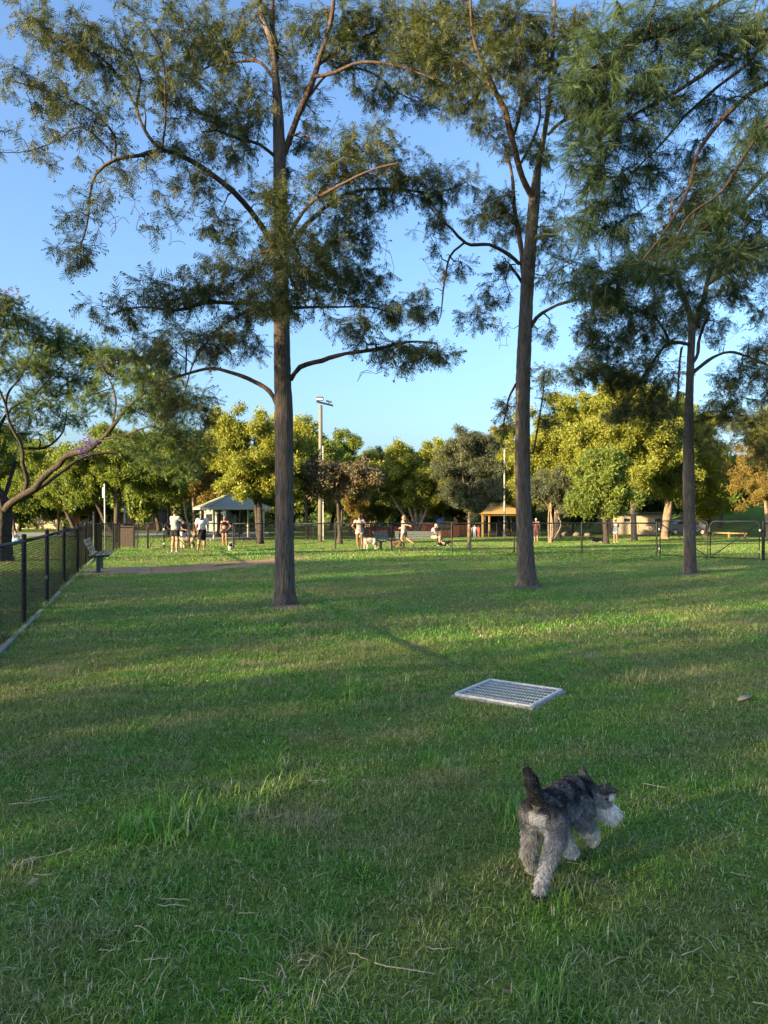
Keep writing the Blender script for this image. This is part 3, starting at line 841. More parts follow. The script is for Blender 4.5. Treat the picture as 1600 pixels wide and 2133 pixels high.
# ---- the second tall tree, forked high up
D2 = 16.0
T2 = [
    on_ground(pix([(1098, 1224, 26), (1097, 1206, 21), (1094, 1150, 18.5), (1089, 1000, 16.5), (1089, 880, 16), (1090, 780, 16), (1097, 620, 14.5), (1104, 520, 13.5), (1110, 450, 12.5), (1114, 405, 12), (1122, 340, 9), (1132, 290, 8, .1), (1143, 220, 7, .2), (1149, 150, 6.5, .2), (1152, 70, 5, .3), (1158, -40, 3.5, .3)], D2)),
    pix([(1114, 420, 9), (1095, 385, 9, -.2), (1082, 350, 8.5, -.4), (1072, 310, 8.5, -.5), (1056, 250, 8, -.6), (1036, 190, 7, -.7), (1005, 140, 5.5, -.8), (985, 70, 4, -.9), (980, 0, 3, -1)], D2),
    pix([(1096, 600, 8), (1086, 560, 8, .2), (1080, 490, 7.5, .4), (1073, 430, 6.5, .5), (1068, 370, 5, .6), (1050, 300, 3.4, .8)], D2),
    pix([(1082, 550, 6, .2), (1060, 530, 5.5, 0), (1020, 512, 5, -.3), (970, 505, 4.4, -.6), (940, 478, 3.6, -.7), (905, 445, 2.6, -.8), (880, 400, 1.6, -.9)], D2),
    pix([(968, 505, 3.4, -.6), (938, 535, 3, -.7), (925, 590, 2.4, -.8), (918, 660, 1.6, -.8)], D2),
    pix([(1104, 685, 6), (1120, 660, 5.6, -.2), (1150, 643, 4.8, -.5), (1200, 625, 4, -.8), (1260, 612, 2.8, -1)], D2),
    pix([(1142, 280, 5, .1), (1165, 258, 4.8, -.3), (1200, 238, 4, -.7), (1250, 232, 3, -1.1), (1290, 240, 2, -1.4)], D2),
    pix([(1066, 290, 5, -.5), (1080, 250, 4.4, -.8), (1088, 200, 3.8, -1), (1082, 130, 3, -1.2), (1090, 40, 2, -1.3)], D2),
    pix([(1040, 200, 4.6, -.7), (990, 145, 4, -.4), (940, 120, 3.2, -.1), (880, 110, 2.2, 0), (830, 90, 1.4, .1)], D2),
    pix([(1148, 165, 4, .2), (1165, 130, 3.6, .6), (1190, 80, 3, 1.0), (1200, 10, 2, 1.2)], D2),
    pix([(1082, 345, 4, -.4), (1110, 290, 3.4, -.9), (1125, 240, 2.8, -1.2), (1120, 150, 2, -1.4)], D2),
    pix([(1088, 590, 5, .2), (1076, 570, 4.6, -.2), (1062, 552, 3.6, -.5)], D2),
    pix([(1098, 930, 4), (1108, 945, 3, -.3), (1120, 900, 2.4, -.5), (1130, 830, 2, -.7), (1135, 770, 1.4, -.8)], D2),
    pix([(1075, 800, 4), (1060, 830, 3, .4), (1050, 880, 2, .6), (1035, 900, 1.4, .7)], D2),
]
K2 = [(870, 40, 60, 40, .1), (950, 25, 60, 40, -.4), (1050, 30, 60, 40, -1), (1112, 125, 45, 45, -1), (1000, 55, 80, 52, -.6), (930, 125, 70, 52, 0), (1010, 165, 60, 46, -.6), (1060, 110, 55, 55, -1.1), (1120, 55, 55, 48, -.3), (1090, 195, 45, 45, -1.1), (1160, 120, 45, 60, .5), (1165, 205, 40, 45, -.3), (1010, 255, 50, 30, -.4, .8), (960, 215, 50, 34, -.2), (1055, 300, 32, 40, .6, .8), (1110, 320, 35, 40, -.8, .8),
      (1035, 425, 48, 40, .5), (1005, 455, 40, 36, .4, .8), (1062, 475, 36, 50, .5), (1140, 430, 40, 50, -.4, .5), (1015, 620, 50, 28, -.3, .6), (960, 555, 40, 40, -.6, .4), (905, 570, 34, 60, -.8, .4), (880, 640, 34, 36, -.8, .8), (1050, 560, 34, 28, -.4, .6), (985, 665, 34, 20, -.5, .8), (1135, 560, 40, 50, -.4, .45), (1150, 500, 40, 46, -.8, .8),
      (1135, 690, 45, 20, -.4, .6), (1130, 775, 45, 26, -.7, .6), (1140, 815, 30, 22, -.8, .6), (1060, 850, 32, 30, .6, .7), (1045, 890, 34, 16, .6, .8), (1130, 865, 34, 34, -.6, .6), (1045, 690, 24, 60, .4, .1), (900, 470, 40, 40, -.8, .6), (1240, 235, 50, 30, -1.1), (1250, 610, 50, 30, -1.0), (1200, 60, 50, 50, 1.0), (1140, 600, 30, 40, .3, .4), (880, 110, 50, 34, 0, .9)]
grow_tree('silky_oak', 'tall ferny-leaved tree with a high fork, standing beyond the drain grate', 'tall ferny trees on the lawn', T2, cl(K2, D2, .95), 12, M_BARK, M_LEAF_S, FROND, (1.05, 1.7), 6, .011, 16, tip=.62, sec=.016, bark2=M_BARK_L)

# ---- the slim one on the right by the double gate
D3 = 19.3
T3 = [
    on_ground(pix([(1437, 1197, 15.5), (1437, 1186, 13.2), (1436, 1100, 12.3), (1434, 950, 11.8), (1436, 830, 11), (1439, 740, 10.4), (1441, 680, 9.6), (1432, 640, 8), (1416, 600, 7.4, -.1), (1402, 550, 6.6, -.2), (1396, 490, 5, -.3), (1400, 420, 3.6, -.3)], D3)),
    pix([(1441, 690, 7.5), (1458, 640, 7, .3), (1472, 590, 6.4, .5), (1488, 540, 5.4, .7), (1495, 460, 4, .9), (1480, 380, 2.6, 1)], D3),
    pix([(1437, 718, 5.5), (1412, 712, 5, -.2), (1390, 718, 4.6, -.4), (1362, 750, 3.6, -.8), (1330, 800, 2.4, -1), (1305, 850, 1.4, -1.2)], D3),
    pix([(1395, 715, 4, -.4), (1380, 680, 3.6, -.7), (1340, 648, 3, -1), (1280, 640, 2.2, -1.3), (1220, 690, 1.4, -1.5)], D3),
    pix([(1443, 775, 6), (1458, 765, 5.5, .2), (1485, 745, 4.8, .3), (1520, 732, 4.2, .4), (1560, 745, 3.6, .5), (1610, 765, 2.6, .6)], D3),
    pix([(1440, 760, 5.5), (1452, 735, 5, .3), (1462, 690, 4.4, .5), (1478, 650, 3.6, .6)], D3),
    pix([(1420, 725, 3.4), (1414, 780, 3, -.5), (1410, 840, 2.2, -.7), (1402, 890, 1.6, -.8)], D3),
    pix([(1472, 595, 4.6, .5), (1520, 565, 4, .2), (1570, 535, 3.4, 0), (1630, 500, 2.4, 0)], D3),
    pix([(1412, 590, 4, -.1), (1370, 560, 3.4, -.5), (1320, 550, 2.4, -.8), (1270, 560, 1.6, -1)], D3),
    pix([(1445, 880, 3.6), (1480, 870, 3, -.5), (1530, 860, 2.4, -.9), (1590, 900, 1.6, -1.2)], D3),
]
K3 = [(1460, 365, 52, 38, .8), (1430, 435, 70, 48, 0), (1520, 455, 65, 48, .7), (1380, 500, 65, 46, -.3), (1470, 520, 75, 46, .4), (1560, 535, 55, 48, 0), (1330, 560, 62, 36, -.9), (1400, 590, 60, 38, -.6), (1520, 600, 60, 46, .4), (1310, 640, 72, 36, -1.1), (1250, 645, 50, 36, -1.3), (1350, 695, 80, 36, -1), (1270, 715, 60, 38, -1.2),
      (1225, 690, 30, 30, -1.4), (1240, 770, 62, 32, -1.3), (1310, 775, 72, 40, -1), (1375, 785, 50, 46, -.8, .7), (1300, 850, 50, 30, -1.2), (1360, 855, 50, 42, -1), (1205, 775, 34, 20, -1.5), (1500, 690, 42, 34, .5, .6), (1540, 785, 52, 42, .2), (1585, 735, 40, 46, .5), (1510, 845, 50, 46, -.8), (1565, 875, 52, 55, -1.1), (1600, 950, 34, 34, -1.2), (1485, 915, 34, 30, -.8, .6), (1450, 640, 42, 48, .3), (1400, 900, 34, 30, -.8, .3), (1620, 800, 40, 60, .3), (1410, 660, 40, 34, -.6, .7), (1600, 640, 40, 40, .2, .6)]
grow_tree('silky_oak', 'slim ferny-leaved tree whose trunk stands before the double gate', 'tall ferny trees on the lawn', T3, cl(K3, D3, .85), 13, M_BARK, M_LEAF_S, FROND, (1.2, 1.9), 6, .012, 14, tip=.62, sec=.018, bark2=M_BARK_L)

# ---- the near tree whose trunk stands out of view on the right
D4 = 8.3
_tb = (6.9, 9.6)
def l4(path): return pix(path, D4)
tr4 = [(*_tb, float(gz(*_tb)) - .05, .20), (6.88, 9.6, 1.2, .17), (6.85, 9.55, 3.2, .155), (6.7, 9.5, 5.0, .14), (6.55, 9.4, 6.6, .11), (6.5, 9.4, 8.2, .075), (6.4, 9.4, 9.6, .035)]
def from_trunk(z, path):
    q = np.array(tr4); x = np.interp(z, q[:, 2], q[:, 0]); y = np.interp(z, q[:, 2], q[:, 1])
    return [(x, y, z, .055)] + l4(path)
T4 = [tr4,
      from_trunk(5.6, [(1700, 130, 9, .6), (1600, 178, 7.5, .4), (1540, 215, 7, .2), (1490, 265, 6.5, .1), (1455, 320, 5.5, 0), (1435, 385, 4.6, -.1), (1400, 460, 3.6, -.2), (1340, 540, 2.4, -.3)]),
      from_trunk(6.3, [(1700, -20, 8, .4), (1600, 55, 7, .2), (1500, 130, 6.2, 0), (1410, 190, 5.2, -.1), (1320, 240, 4, -.2), (1240, 300, 2.6, -.3), (1200, 350, 1.6, -.3)]),
      from_trunk(7.0, [(1700, -120, 8, .2), (1520, 0, 6.5, 0), (1400, 60, 5, -.2), (1300, 100, 3.6, -.3), (1220, 150, 2.2, -.4)]),
      from_trunk(4.6, [(1720, 290, 8.5, .8), (1600, 365, 7, .6), (1540, 425, 6, .4), (1460, 480, 5, .3), (1390, 520, 4, .2), (1310, 575, 3, .1), (1210, 600, 1.8, 0)]),
      from_trunk(5.1, [(1720, 180, 8, 0), (1620, 240, 6.4, -.3), (1560, 310, 5.2, -.5), (1500, 400, 4, -.6), (1430, 450, 2.6, -.7), (1400, 520, 1.8, -.8)]),
      from_trunk(5.9, [(1660, 30, 7, 1.0), (1560, 130, 5.6, .8), (1470, 200, 4.4, .6), (1380, 300, 3.2, .5), (1300, 380, 2.2, .4), (1250, 460, 1.4, .4)]),
      from_trunk(4.2, [(1740, 470, 7, .5), (1640, 500, 5.6, .2), (1560, 520, 4.2, 0), (1480, 560, 2.4, -.2)]),
      ]
K4 = [(1330, 55, 95, 46, -.2), (1450, 50, 85, 46, 0), (1250, 100, 75, 52, -.3), (1205, 175, 46, 46, -.3), (1300, 185, 95, 52, -.2), (1400, 140, 80, 48, 0), (1230, 265, 60, 46, -.3), (1325, 275, 75, 42, 0), (1410, 225, 52, 36, .2, .7), (1510, 80, 55, 40, 0), (1575, 35, 46, 42, .2), (1240, 355, 48, 40, -.2), (1290, 385, 55, 44, .3), (1200, 325, 30, 30, -.3),
      (1375, 340, 46, 46, .3, .7), (1240, 450, 48, 38, .3), (1295, 470, 46, 36, .3), (1195, 480, 38, 30, .2, .8), (1190, 560, 46, 36, .0), (1250, 580, 55, 36, 0), (1330, 560, 46, 36, -.2), (1560, 300, 46, 52, -.3, .75), (1585, 400, 34, 50, .2, .6), (1520, 380, 50, 50, -.4, .6), (1570, 480, 50, 36, .2), (1500, 540, 50, 36, 0), (1600, 150, 34, 46, .3, .5), (1440, 480, 40, 40, -.4, .5), (1390, 560, 40, 40, -.4, .7), (1500, 220, 50, 40, .4, .7), (1590, 240, 40, 50, .2, .8), (1440, 320, 46, 46, .4, .6), (1570, 120, 50, 40, .2), (1480, 440, 50, 40, .2), (1600, 560, 30, 36, .2)]
grow_tree('fern_leaf_tree', 'near tree reaching in with dense dark green fronds and bare twigs', None, T4, cl(K4, D4, 2.3), 14, M_BARK, M_LEAF_N, FROND_N, (.85, 1.3), 5, .006, 14, sec=.010, bark2=M_BARK_L)

# ---- jacaranda behind the left fence
DJ = 24.0
TJ = [
    on_ground(pix([(2, 1172, 25.8), (4, 1150, 20.6), (6, 1110, 17.2), (8, 1070, 17.2), (2, 1040, 13.8), (-14, 1000, 9.4), (-26, 930, 7.9), (-30, 860, 6.5), (-45, 780, 4.3), (-60, 700, 2.5)], DJ)),
    pix([(8, 1072, 10.8), (30, 1046, 10.1, -.3), (62, 1020, 9.4, -.6), (98, 988, 8.6, -1), (135, 955, 7.9, -1.3), (180, 935, 7.2, -1.6), (212, 915, 6.1, -1.8), (235, 885, 5.0, -2), (262, 852, 4.0, -2.2), (300, 820, 2.6, -2.5)], DJ),
    pix([(40, 1044, 7.2, .2), (95, 1010, 5.8, .5), (150, 965, 4.7, .9), (205, 945, 4.0, 1.2), (270, 945, 3.0, 1.5), (320, 950, 1.9, 1.8)], DJ),
    pix([(20, 1056, 7.2), (48, 1030, 6.5, -.2), (58, 1000, 5.8, -.3), (50, 965, 5.0, -.4), (46, 930, 4.7, -.5), (20, 880, 4.0, -.6), (12, 830, 3.6, -.7), (40, 790, 2.6, -.8), (70, 730, 1.7, -.8)], DJ),
    pix([(8, 1040, 6.5), (22, 1000, 5.8, .5), (30, 960, 5.0, .9), (40, 935, 4.3, 1.2), (90, 935, 3.6, 1.5), (130, 900, 2.6, 1.8), (140, 850, 1.7, 2)], DJ),
    pix([(-26, 940, 5.8), (0, 890, 4.7, .4), (30, 850, 3.6, .7), (75, 820, 2.9, 1), (120, 770, 2.2, 1.3), (170, 720, 1.4, 1.5)], DJ),
    pix([(14, 850, 3.2, -.7), (-5, 800, 2.9, -1), (-20, 740, 2.2, -1.2), (10, 660, 1.4, -1.4)], DJ),
    pix([(235, 885, 3.2, -2), (240, 840, 2.9, -1.6), (232, 800, 2.3, -1.3), (210, 760, 1.6, -1)], DJ),
    pix([(212, 915, 3.2, -1.8), (262, 905, 2.9, -2.3), (310, 890, 2.2, -2.8), (350, 900, 1.4, -3)], DJ),
]
KJ = [(10, 650, 55, 36, -1, .7), (70, 690, 60, 38, 0, .7), (-30, 700, 60, 60, 0, .7), (30, 760, 80, 36, -.5, .6), (130, 715, 60, 36, 1.2, .8), (190, 740, 60, 34, .4, .8), (250, 755, 60, 34, -.6, .8), (310, 780, 55, 34, -1.8, .8), (360, 820, 50, 30, -2.4, .8), (150, 790, 60, 26, .8, .6), (110, 820, 50, 26, 1, .7), (60, 850, 60, 26, 0, .5), (200, 830, 50, 28, -1, .5), (300, 850, 55, 28, -2, .7), (350, 900, 50, 28, -2.8, .8), (400, 930, 45, 30, -2.6, .8), (140, 870, 50, 26, 1.6, .6), (40, 900, 60, 24, .6, .5), (280, 920, 50, 22, -2, .5), (320, 960, 50, 22, 1.6, .6), (-60, 850, 60, 60, 0), (-70, 960, 60, 50, 0), (90, 760, 40, 30, .5, .6), (20, 960, 40, 30, .6, .4), (380, 980, 40, 24, 1.6, .6)]
_fl = (M_FLOWER, [(P(12, 622, 22.8), .5, 90), (P(5, 640, 23), .35, 60), (P(184, 918, 22.0), .28, 45), (P(168, 937, 21.9), .22, 34), (P(240, 752, 23.2), .5, 40), (P(95, 762, 24.2), .4, 34), (P(428, 945, 26), .0001, 3)][:6])
grow_tree('jacaranda', 'broad jacaranda with a few purple blossoms behind the left fence', None, TJ, cl(KJ, DJ, .85), 15, M_BARK_J, M_LEAF_J, FERN, (.8, 1.4), 5, .010, 14, flowers=_fl, droop=-.15, trunk_ridge=.06, sec=.025, sag=.05)

# ------------------------------------------------------------------ trees across the park
CL_S = [clump(19, .46, .165, .088, s) for s in range(4)]
CL_B = [clump(20, .50, .18, .094, s + 9) for s in range(4)]
CL_N = [clump(16, .40, .19, .05, s + 5) for s in range(4)]
CL_F = [clump(10, .55, .36, .22, s + 5) for s in range(4)]
def park_tree(name, label, px, d, crowns, leafm, bark=None, tr=8, seed=1, dens=1.0, tmpl=None, stems=1, group='trees across the park', lean=0, per=5, sc=(.8, 1.25), ls=1.0, spread=.8):
    rnd = np.random.default_rng(seed); tr = tr * .68
    b = GX(px, d); k = d / FPX
    bark = bark or M_BARK_D
    cy_top = min(c[1] - c[3] * .2 for c in crowns); cxm = np.mean([c[0] for c in crowns])
    ftop = P(cxm + lean, cy_top, d); fork = P(px + (cxm - px) * .35 + lean * .5, max(c[1] + c[3] * .55 for c in crowns), d)
    limbs = [[(b[0], b[1], b[2] - .05, tr * k * 1.35), (b[0] + .02, b[1], b[2] + .35, tr * k), tuple(fork) + (tr * k * .75,), tuple((fork + ftop) / 2 + rnd.normal(0, .2, 3)) + (tr * k * .45,), tuple(ftop) + (tr * k * .12,)]]
    if fork[2] < b[2] + .6:
        limbs[0].pop(2)
    for s in range(stems - 1):
        a = rnd.uniform(-1, 1)
        c = crowns[s % len(crowns)]
        e = P(c[0], c[1], d + rnd.uniform(-1, 1))
        limbs.append([(b[0] + a * .15, b[1] + .1, b[2], tr * k * .8), tuple(b + (e - b) * .35 + rnd.normal(0, .2, 3) + [0, 0, .3]) + (tr * k * .6,), tuple(b + (e - b) * .7 + rnd.normal(0, .25, 3) + [0, 0, .2]) + (tr * k * .4,), tuple(e) + (tr * k * .15,)])
    cls = []
    for c in crowns:
        e = P(c[0], c[1], d); st = np.array(fork) + (ftop - fork) * rnd.uniform(0, .45)
        if np.linalg.norm(e - st) > .6:
            mid = st + (e - st) * .5 + rnd.normal(0, .25, 3) + [0, 0, .25]
            limbs.append([tuple(st) + (tr * k * .5,), tuple(mid) + (tr * k * .32,), tuple(e) + (tr * k * .12,)])
        rx, rz = c[2] * k * 1.22, c[3] * k * 1.18
        # each mass is made of several uneven lobes
        nl = 6 + int(rx * rz * .9)
        for _ in range(nl):
            u = rnd.normal(0, 1, 3); u /= np.linalg.norm(u); u *= rnd.random() ** .4
            cc = e + u * np.array([rx, rx * spread, rz]) * rnd.uniform(.6, .95)
            f = rnd.uniform(.27, .52)
            rr = np.array([max(rx, .8) * f, max(rx, .8) * f, max(rz, .7) * f * .9])
            cls.append((cc, rr, max(6, int(dens * 24 * rr[0] * rr[2] + 6)), 1.0))
        for _ in range(7):                       # stray sprays break the outline
            u = rnd.normal(0, 1, 3); u /= np.linalg.norm(u); u[2] = abs(u[2]) if rnd.random() < .6 else u[2]
            cls.append((e + u * np.array([rx, rx * spread, rz]) * rnd.uniform(.95, 1.25), (.35, .35, .3), 4, 1.0))
    return grow_tree(name, label, group, limbs, cls, seed, bark, leafm, tmpl or CL_S, tuple(v * ls for v in sc), per, .012, 8, trunk_ridge=.05, step=.35, droop=-.2, sag=.06, curl=.12)

park_tree('park_tree', 'broad dark-trunked tree with spreading low limbs behind the brown bin', 243, 52, [(245, 970, 110, 45), (170, 1000, 70, 40), (320, 985, 80, 50), (250, 930, 80, 34)], M_LEAF_G, M_BARK_D, 11, 31, 1.1, stems=3)
park_tree('park_tree', 'leafy green tree behind the jacaranda trunk', 160, 58, [(120, 1010, 70, 45), (80, 960, 60, 40), (60, 1040, 50, 30)], M_LEAF_G, M_BARK_D, 7, 32, 1.0)
park_tree('park_tree', 'green tree on the far left edge behind the jacaranda', -60, 60, [(-40, 960, 90, 70), (20, 1000, 50, 40), (-60, 1030, 60, 40)], M_LEAF_G, M_BARK_D, 8, 33, .9)
park_tree('park_tree', 'golden lit tree left of the picnic shelter roof', 405, 62, [(400, 965, 42, 55), (370, 1010, 30, 34), (425, 1010, 30, 36)], M_LEAF_O, M_BARK_P, 5, 34, 1.0, stems=3)  # low golden light on this tree is put into its orange leaf colour
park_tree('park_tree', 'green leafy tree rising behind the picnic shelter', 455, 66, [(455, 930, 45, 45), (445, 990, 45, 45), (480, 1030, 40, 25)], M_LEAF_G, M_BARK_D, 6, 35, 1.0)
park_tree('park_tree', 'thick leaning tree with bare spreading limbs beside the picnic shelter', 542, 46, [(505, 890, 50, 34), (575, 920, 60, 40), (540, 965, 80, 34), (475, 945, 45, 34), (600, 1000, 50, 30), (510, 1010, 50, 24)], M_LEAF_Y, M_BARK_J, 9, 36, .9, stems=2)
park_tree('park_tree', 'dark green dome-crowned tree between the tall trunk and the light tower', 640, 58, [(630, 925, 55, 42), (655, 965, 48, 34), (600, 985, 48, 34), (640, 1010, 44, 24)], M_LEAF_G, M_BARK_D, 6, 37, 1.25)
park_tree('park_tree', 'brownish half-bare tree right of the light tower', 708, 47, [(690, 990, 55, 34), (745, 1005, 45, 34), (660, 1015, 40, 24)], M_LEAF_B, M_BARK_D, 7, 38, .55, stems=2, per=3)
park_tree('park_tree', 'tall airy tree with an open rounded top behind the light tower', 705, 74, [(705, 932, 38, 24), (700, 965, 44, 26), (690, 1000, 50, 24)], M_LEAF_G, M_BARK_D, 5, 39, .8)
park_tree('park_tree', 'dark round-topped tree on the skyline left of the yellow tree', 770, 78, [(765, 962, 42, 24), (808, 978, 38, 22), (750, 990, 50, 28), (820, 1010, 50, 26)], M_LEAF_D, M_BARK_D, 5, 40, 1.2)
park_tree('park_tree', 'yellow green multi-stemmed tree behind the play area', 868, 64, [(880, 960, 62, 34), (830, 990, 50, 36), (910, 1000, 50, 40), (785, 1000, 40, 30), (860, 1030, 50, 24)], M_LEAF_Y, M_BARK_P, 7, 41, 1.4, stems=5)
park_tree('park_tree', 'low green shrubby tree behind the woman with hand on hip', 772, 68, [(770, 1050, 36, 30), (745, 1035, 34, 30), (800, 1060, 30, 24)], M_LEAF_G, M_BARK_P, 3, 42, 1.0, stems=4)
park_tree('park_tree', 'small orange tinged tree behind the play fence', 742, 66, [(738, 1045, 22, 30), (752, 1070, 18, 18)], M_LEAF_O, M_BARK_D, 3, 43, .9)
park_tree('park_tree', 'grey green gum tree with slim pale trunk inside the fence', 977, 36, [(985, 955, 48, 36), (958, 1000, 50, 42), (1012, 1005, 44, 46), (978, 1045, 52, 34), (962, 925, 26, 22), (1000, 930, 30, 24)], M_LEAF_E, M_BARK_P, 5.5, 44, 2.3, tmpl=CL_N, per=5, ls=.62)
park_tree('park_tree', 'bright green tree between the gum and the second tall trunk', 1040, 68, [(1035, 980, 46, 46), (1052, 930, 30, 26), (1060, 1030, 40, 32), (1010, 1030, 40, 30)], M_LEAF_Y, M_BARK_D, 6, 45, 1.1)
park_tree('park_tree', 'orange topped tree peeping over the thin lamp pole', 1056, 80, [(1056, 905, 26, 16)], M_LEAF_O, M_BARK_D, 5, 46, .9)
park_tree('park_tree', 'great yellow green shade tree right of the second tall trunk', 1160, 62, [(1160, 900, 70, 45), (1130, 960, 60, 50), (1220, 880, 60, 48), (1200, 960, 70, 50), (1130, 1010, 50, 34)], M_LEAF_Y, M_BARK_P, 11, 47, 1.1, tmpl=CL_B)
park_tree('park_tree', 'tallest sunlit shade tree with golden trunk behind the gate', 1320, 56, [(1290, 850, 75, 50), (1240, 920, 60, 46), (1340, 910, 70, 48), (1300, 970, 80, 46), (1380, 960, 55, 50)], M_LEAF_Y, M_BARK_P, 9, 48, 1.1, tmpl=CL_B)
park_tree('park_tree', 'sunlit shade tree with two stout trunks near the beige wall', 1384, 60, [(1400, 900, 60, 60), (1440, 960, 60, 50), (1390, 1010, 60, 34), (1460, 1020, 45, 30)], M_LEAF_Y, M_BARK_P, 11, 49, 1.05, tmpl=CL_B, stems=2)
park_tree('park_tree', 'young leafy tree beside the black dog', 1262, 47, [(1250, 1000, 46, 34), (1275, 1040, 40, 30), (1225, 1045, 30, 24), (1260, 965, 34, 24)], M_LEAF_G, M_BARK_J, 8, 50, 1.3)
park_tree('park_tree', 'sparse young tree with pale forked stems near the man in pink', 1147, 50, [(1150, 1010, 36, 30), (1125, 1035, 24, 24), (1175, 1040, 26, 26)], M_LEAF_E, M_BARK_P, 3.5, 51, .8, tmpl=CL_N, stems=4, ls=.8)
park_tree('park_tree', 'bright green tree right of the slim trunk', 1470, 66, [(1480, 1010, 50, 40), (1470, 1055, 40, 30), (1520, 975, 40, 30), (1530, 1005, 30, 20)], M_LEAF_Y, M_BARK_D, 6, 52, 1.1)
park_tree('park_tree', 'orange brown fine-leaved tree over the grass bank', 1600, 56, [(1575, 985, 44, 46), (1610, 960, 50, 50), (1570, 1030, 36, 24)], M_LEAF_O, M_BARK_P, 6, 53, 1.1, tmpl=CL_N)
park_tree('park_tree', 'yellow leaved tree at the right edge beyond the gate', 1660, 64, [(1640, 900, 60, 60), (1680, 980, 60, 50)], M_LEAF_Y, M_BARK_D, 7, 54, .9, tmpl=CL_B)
for i, (px, d, c, lm, lab) in enumerate([
        (585, 70, [(580, 985, 55, 40), (560, 1030, 50, 30)], M_LEAF_Y, 'sunlit tree behind the tall left trunk'),
        (500, 74, [(500, 960, 50, 44), (520, 1005, 50, 34)], M_LEAF_G, 'green tree showing over the shelter ridge'),
        (730, 72, [(735, 1000, 46, 34), (705, 1040, 44, 28)], M_LEAF_Y, 'pale green tree behind the half-bare one'),
        (835, 76, [(835, 985, 50, 34), (855, 1030, 50, 30)], M_LEAF_Y, 'yellow tree behind the multi-stemmed tree'),
        (920, 78, [(925, 970, 44, 36), (905, 1030, 46, 30)], M_LEAF_Y, 'sunlit tree just left of the gum'),
        (1010, 76, [(1005, 990, 44, 40), (1015, 1040, 40, 26)], M_LEAF_G, 'green tree just right of the gum'),
        (1090, 74, [(1090, 960, 50, 50), (1085, 1020, 46, 36)], M_LEAF_Y, 'sunlit tree behind the second tall trunk'),
        (1250, 72, [(1245, 985, 60, 44), (1210, 1020, 50, 34)], M_LEAF_Y, 'sunlit tree behind the young leafy one'),
        (1440, 72, [(1430, 890, 55, 48), (1450, 1000, 50, 36)], M_LEAF_Y, 'sunlit tree behind the slim trunk'),
        (350, 70, [(345, 975, 50, 44), (365, 1025, 40, 30)], M_LEAF_Y, 'sunlit tree behind the pedestrian gate'),
        (120, 72, [(115, 975, 60, 40), (150, 1020, 60, 34)], M_LEAF_Y, 'sunlit tree by the road behind the left fence'),
        (30, 70, [(25, 985, 50, 44), (0, 1030, 50, 30)], M_LEAF_G, 'green tree by the road behind the jacaranda')]):
    park_tree('park_tree', lab, px, d, c, lm, M_BARK_D, 5, 120 + i, .85)
# dark trees that close the view behind
for i, (px, d, c, lab) in enumerate([
        (330, 84, [(330, 1000, 60, 50), (290, 1040, 60, 36)], 'dark tree behind the man in the grey shirt'),
        (520, 88, [(520, 1010, 60, 44), (470, 1040, 50, 34)], 'dark tree far behind the picnic shelter'),
        (610, 86, [(600, 1030, 50, 40), (650, 1040, 50, 34)], 'dark tree far behind the tall left trunk'),
        (690, 90, [(690, 1030, 50, 44), (740, 1010, 40, 30)], 'dark tree behind the half-bare brown tree'),
        (830, 88, [(830, 1030, 60, 44), (880, 1040, 50, 34)], 'dark tree in the shade behind the play area'),
        (950, 86, [(940, 1030, 60, 44), (1000, 1030, 50, 44)], 'dark tree behind the grey green gum'),
        (1090, 88, [(1080, 1020, 60, 50), (1040, 1045, 50, 34)], 'dark tree behind the yellow roofed shelter'),
        (1190, 78, [(1190, 1050, 60, 30), (1150, 1040, 40, 30), (1240, 1050, 50, 28)], 'dark shadowed tree behind the young forked tree'),
        (1330, 86, [(1330, 1020, 70, 44), (1400, 1020, 60, 44)], 'dark tree behind the beige wall'),
        (1500, 84, [(1495, 1020, 40, 40), (1540, 1010, 30, 30)], 'dark tree at the foot of the grass bank'),
        (40, 86, [(40, 1030, 80, 44), (120, 1040, 60, 34)], 'dark tree across the road on the far left'),
        (200, 90, [(200, 1030, 70, 40), (240, 1010, 60, 40)], 'dark tree across the road behind the sign pole')]):
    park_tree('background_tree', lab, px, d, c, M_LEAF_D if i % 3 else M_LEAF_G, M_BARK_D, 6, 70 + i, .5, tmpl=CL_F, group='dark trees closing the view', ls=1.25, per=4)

# far wood that closes the horizon
def far_wood():
    rnd = np.random.default_rng(77); pos = []
    for i in range(260):
        px = rnd.uniform(-900, 2500); d = rnd.uniform(94, 125)
        h = 5.2 + 2.2 * math.sin(px * .011) + 1.4 * math.sin(px * .031 + 1) + rnd.uniform(-1, 1.2)
        c = GX(px, d); n = 34
        u = rnd.normal(0, 1, (n, 3)); u /= np.linalg.norm(u, axis=1)[:, None]; u *= (rnd.random(n) ** .4)[:, None]
        pos.append(c + np.array([0, 0, h * .5]) + u * np.array([2.6, 2.2, h * .55]))
    pos = np.vstack(pos); n = len(pos)
    V, F, T = scatter_leaves(pos, rnd.normal(0, 1, (n, 3)), rnd.uniform(1.4, 2.2, n), CL_F, rnd.random(n), rnd)
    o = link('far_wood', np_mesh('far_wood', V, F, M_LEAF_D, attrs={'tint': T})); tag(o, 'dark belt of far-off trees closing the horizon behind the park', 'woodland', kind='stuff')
far_wood()

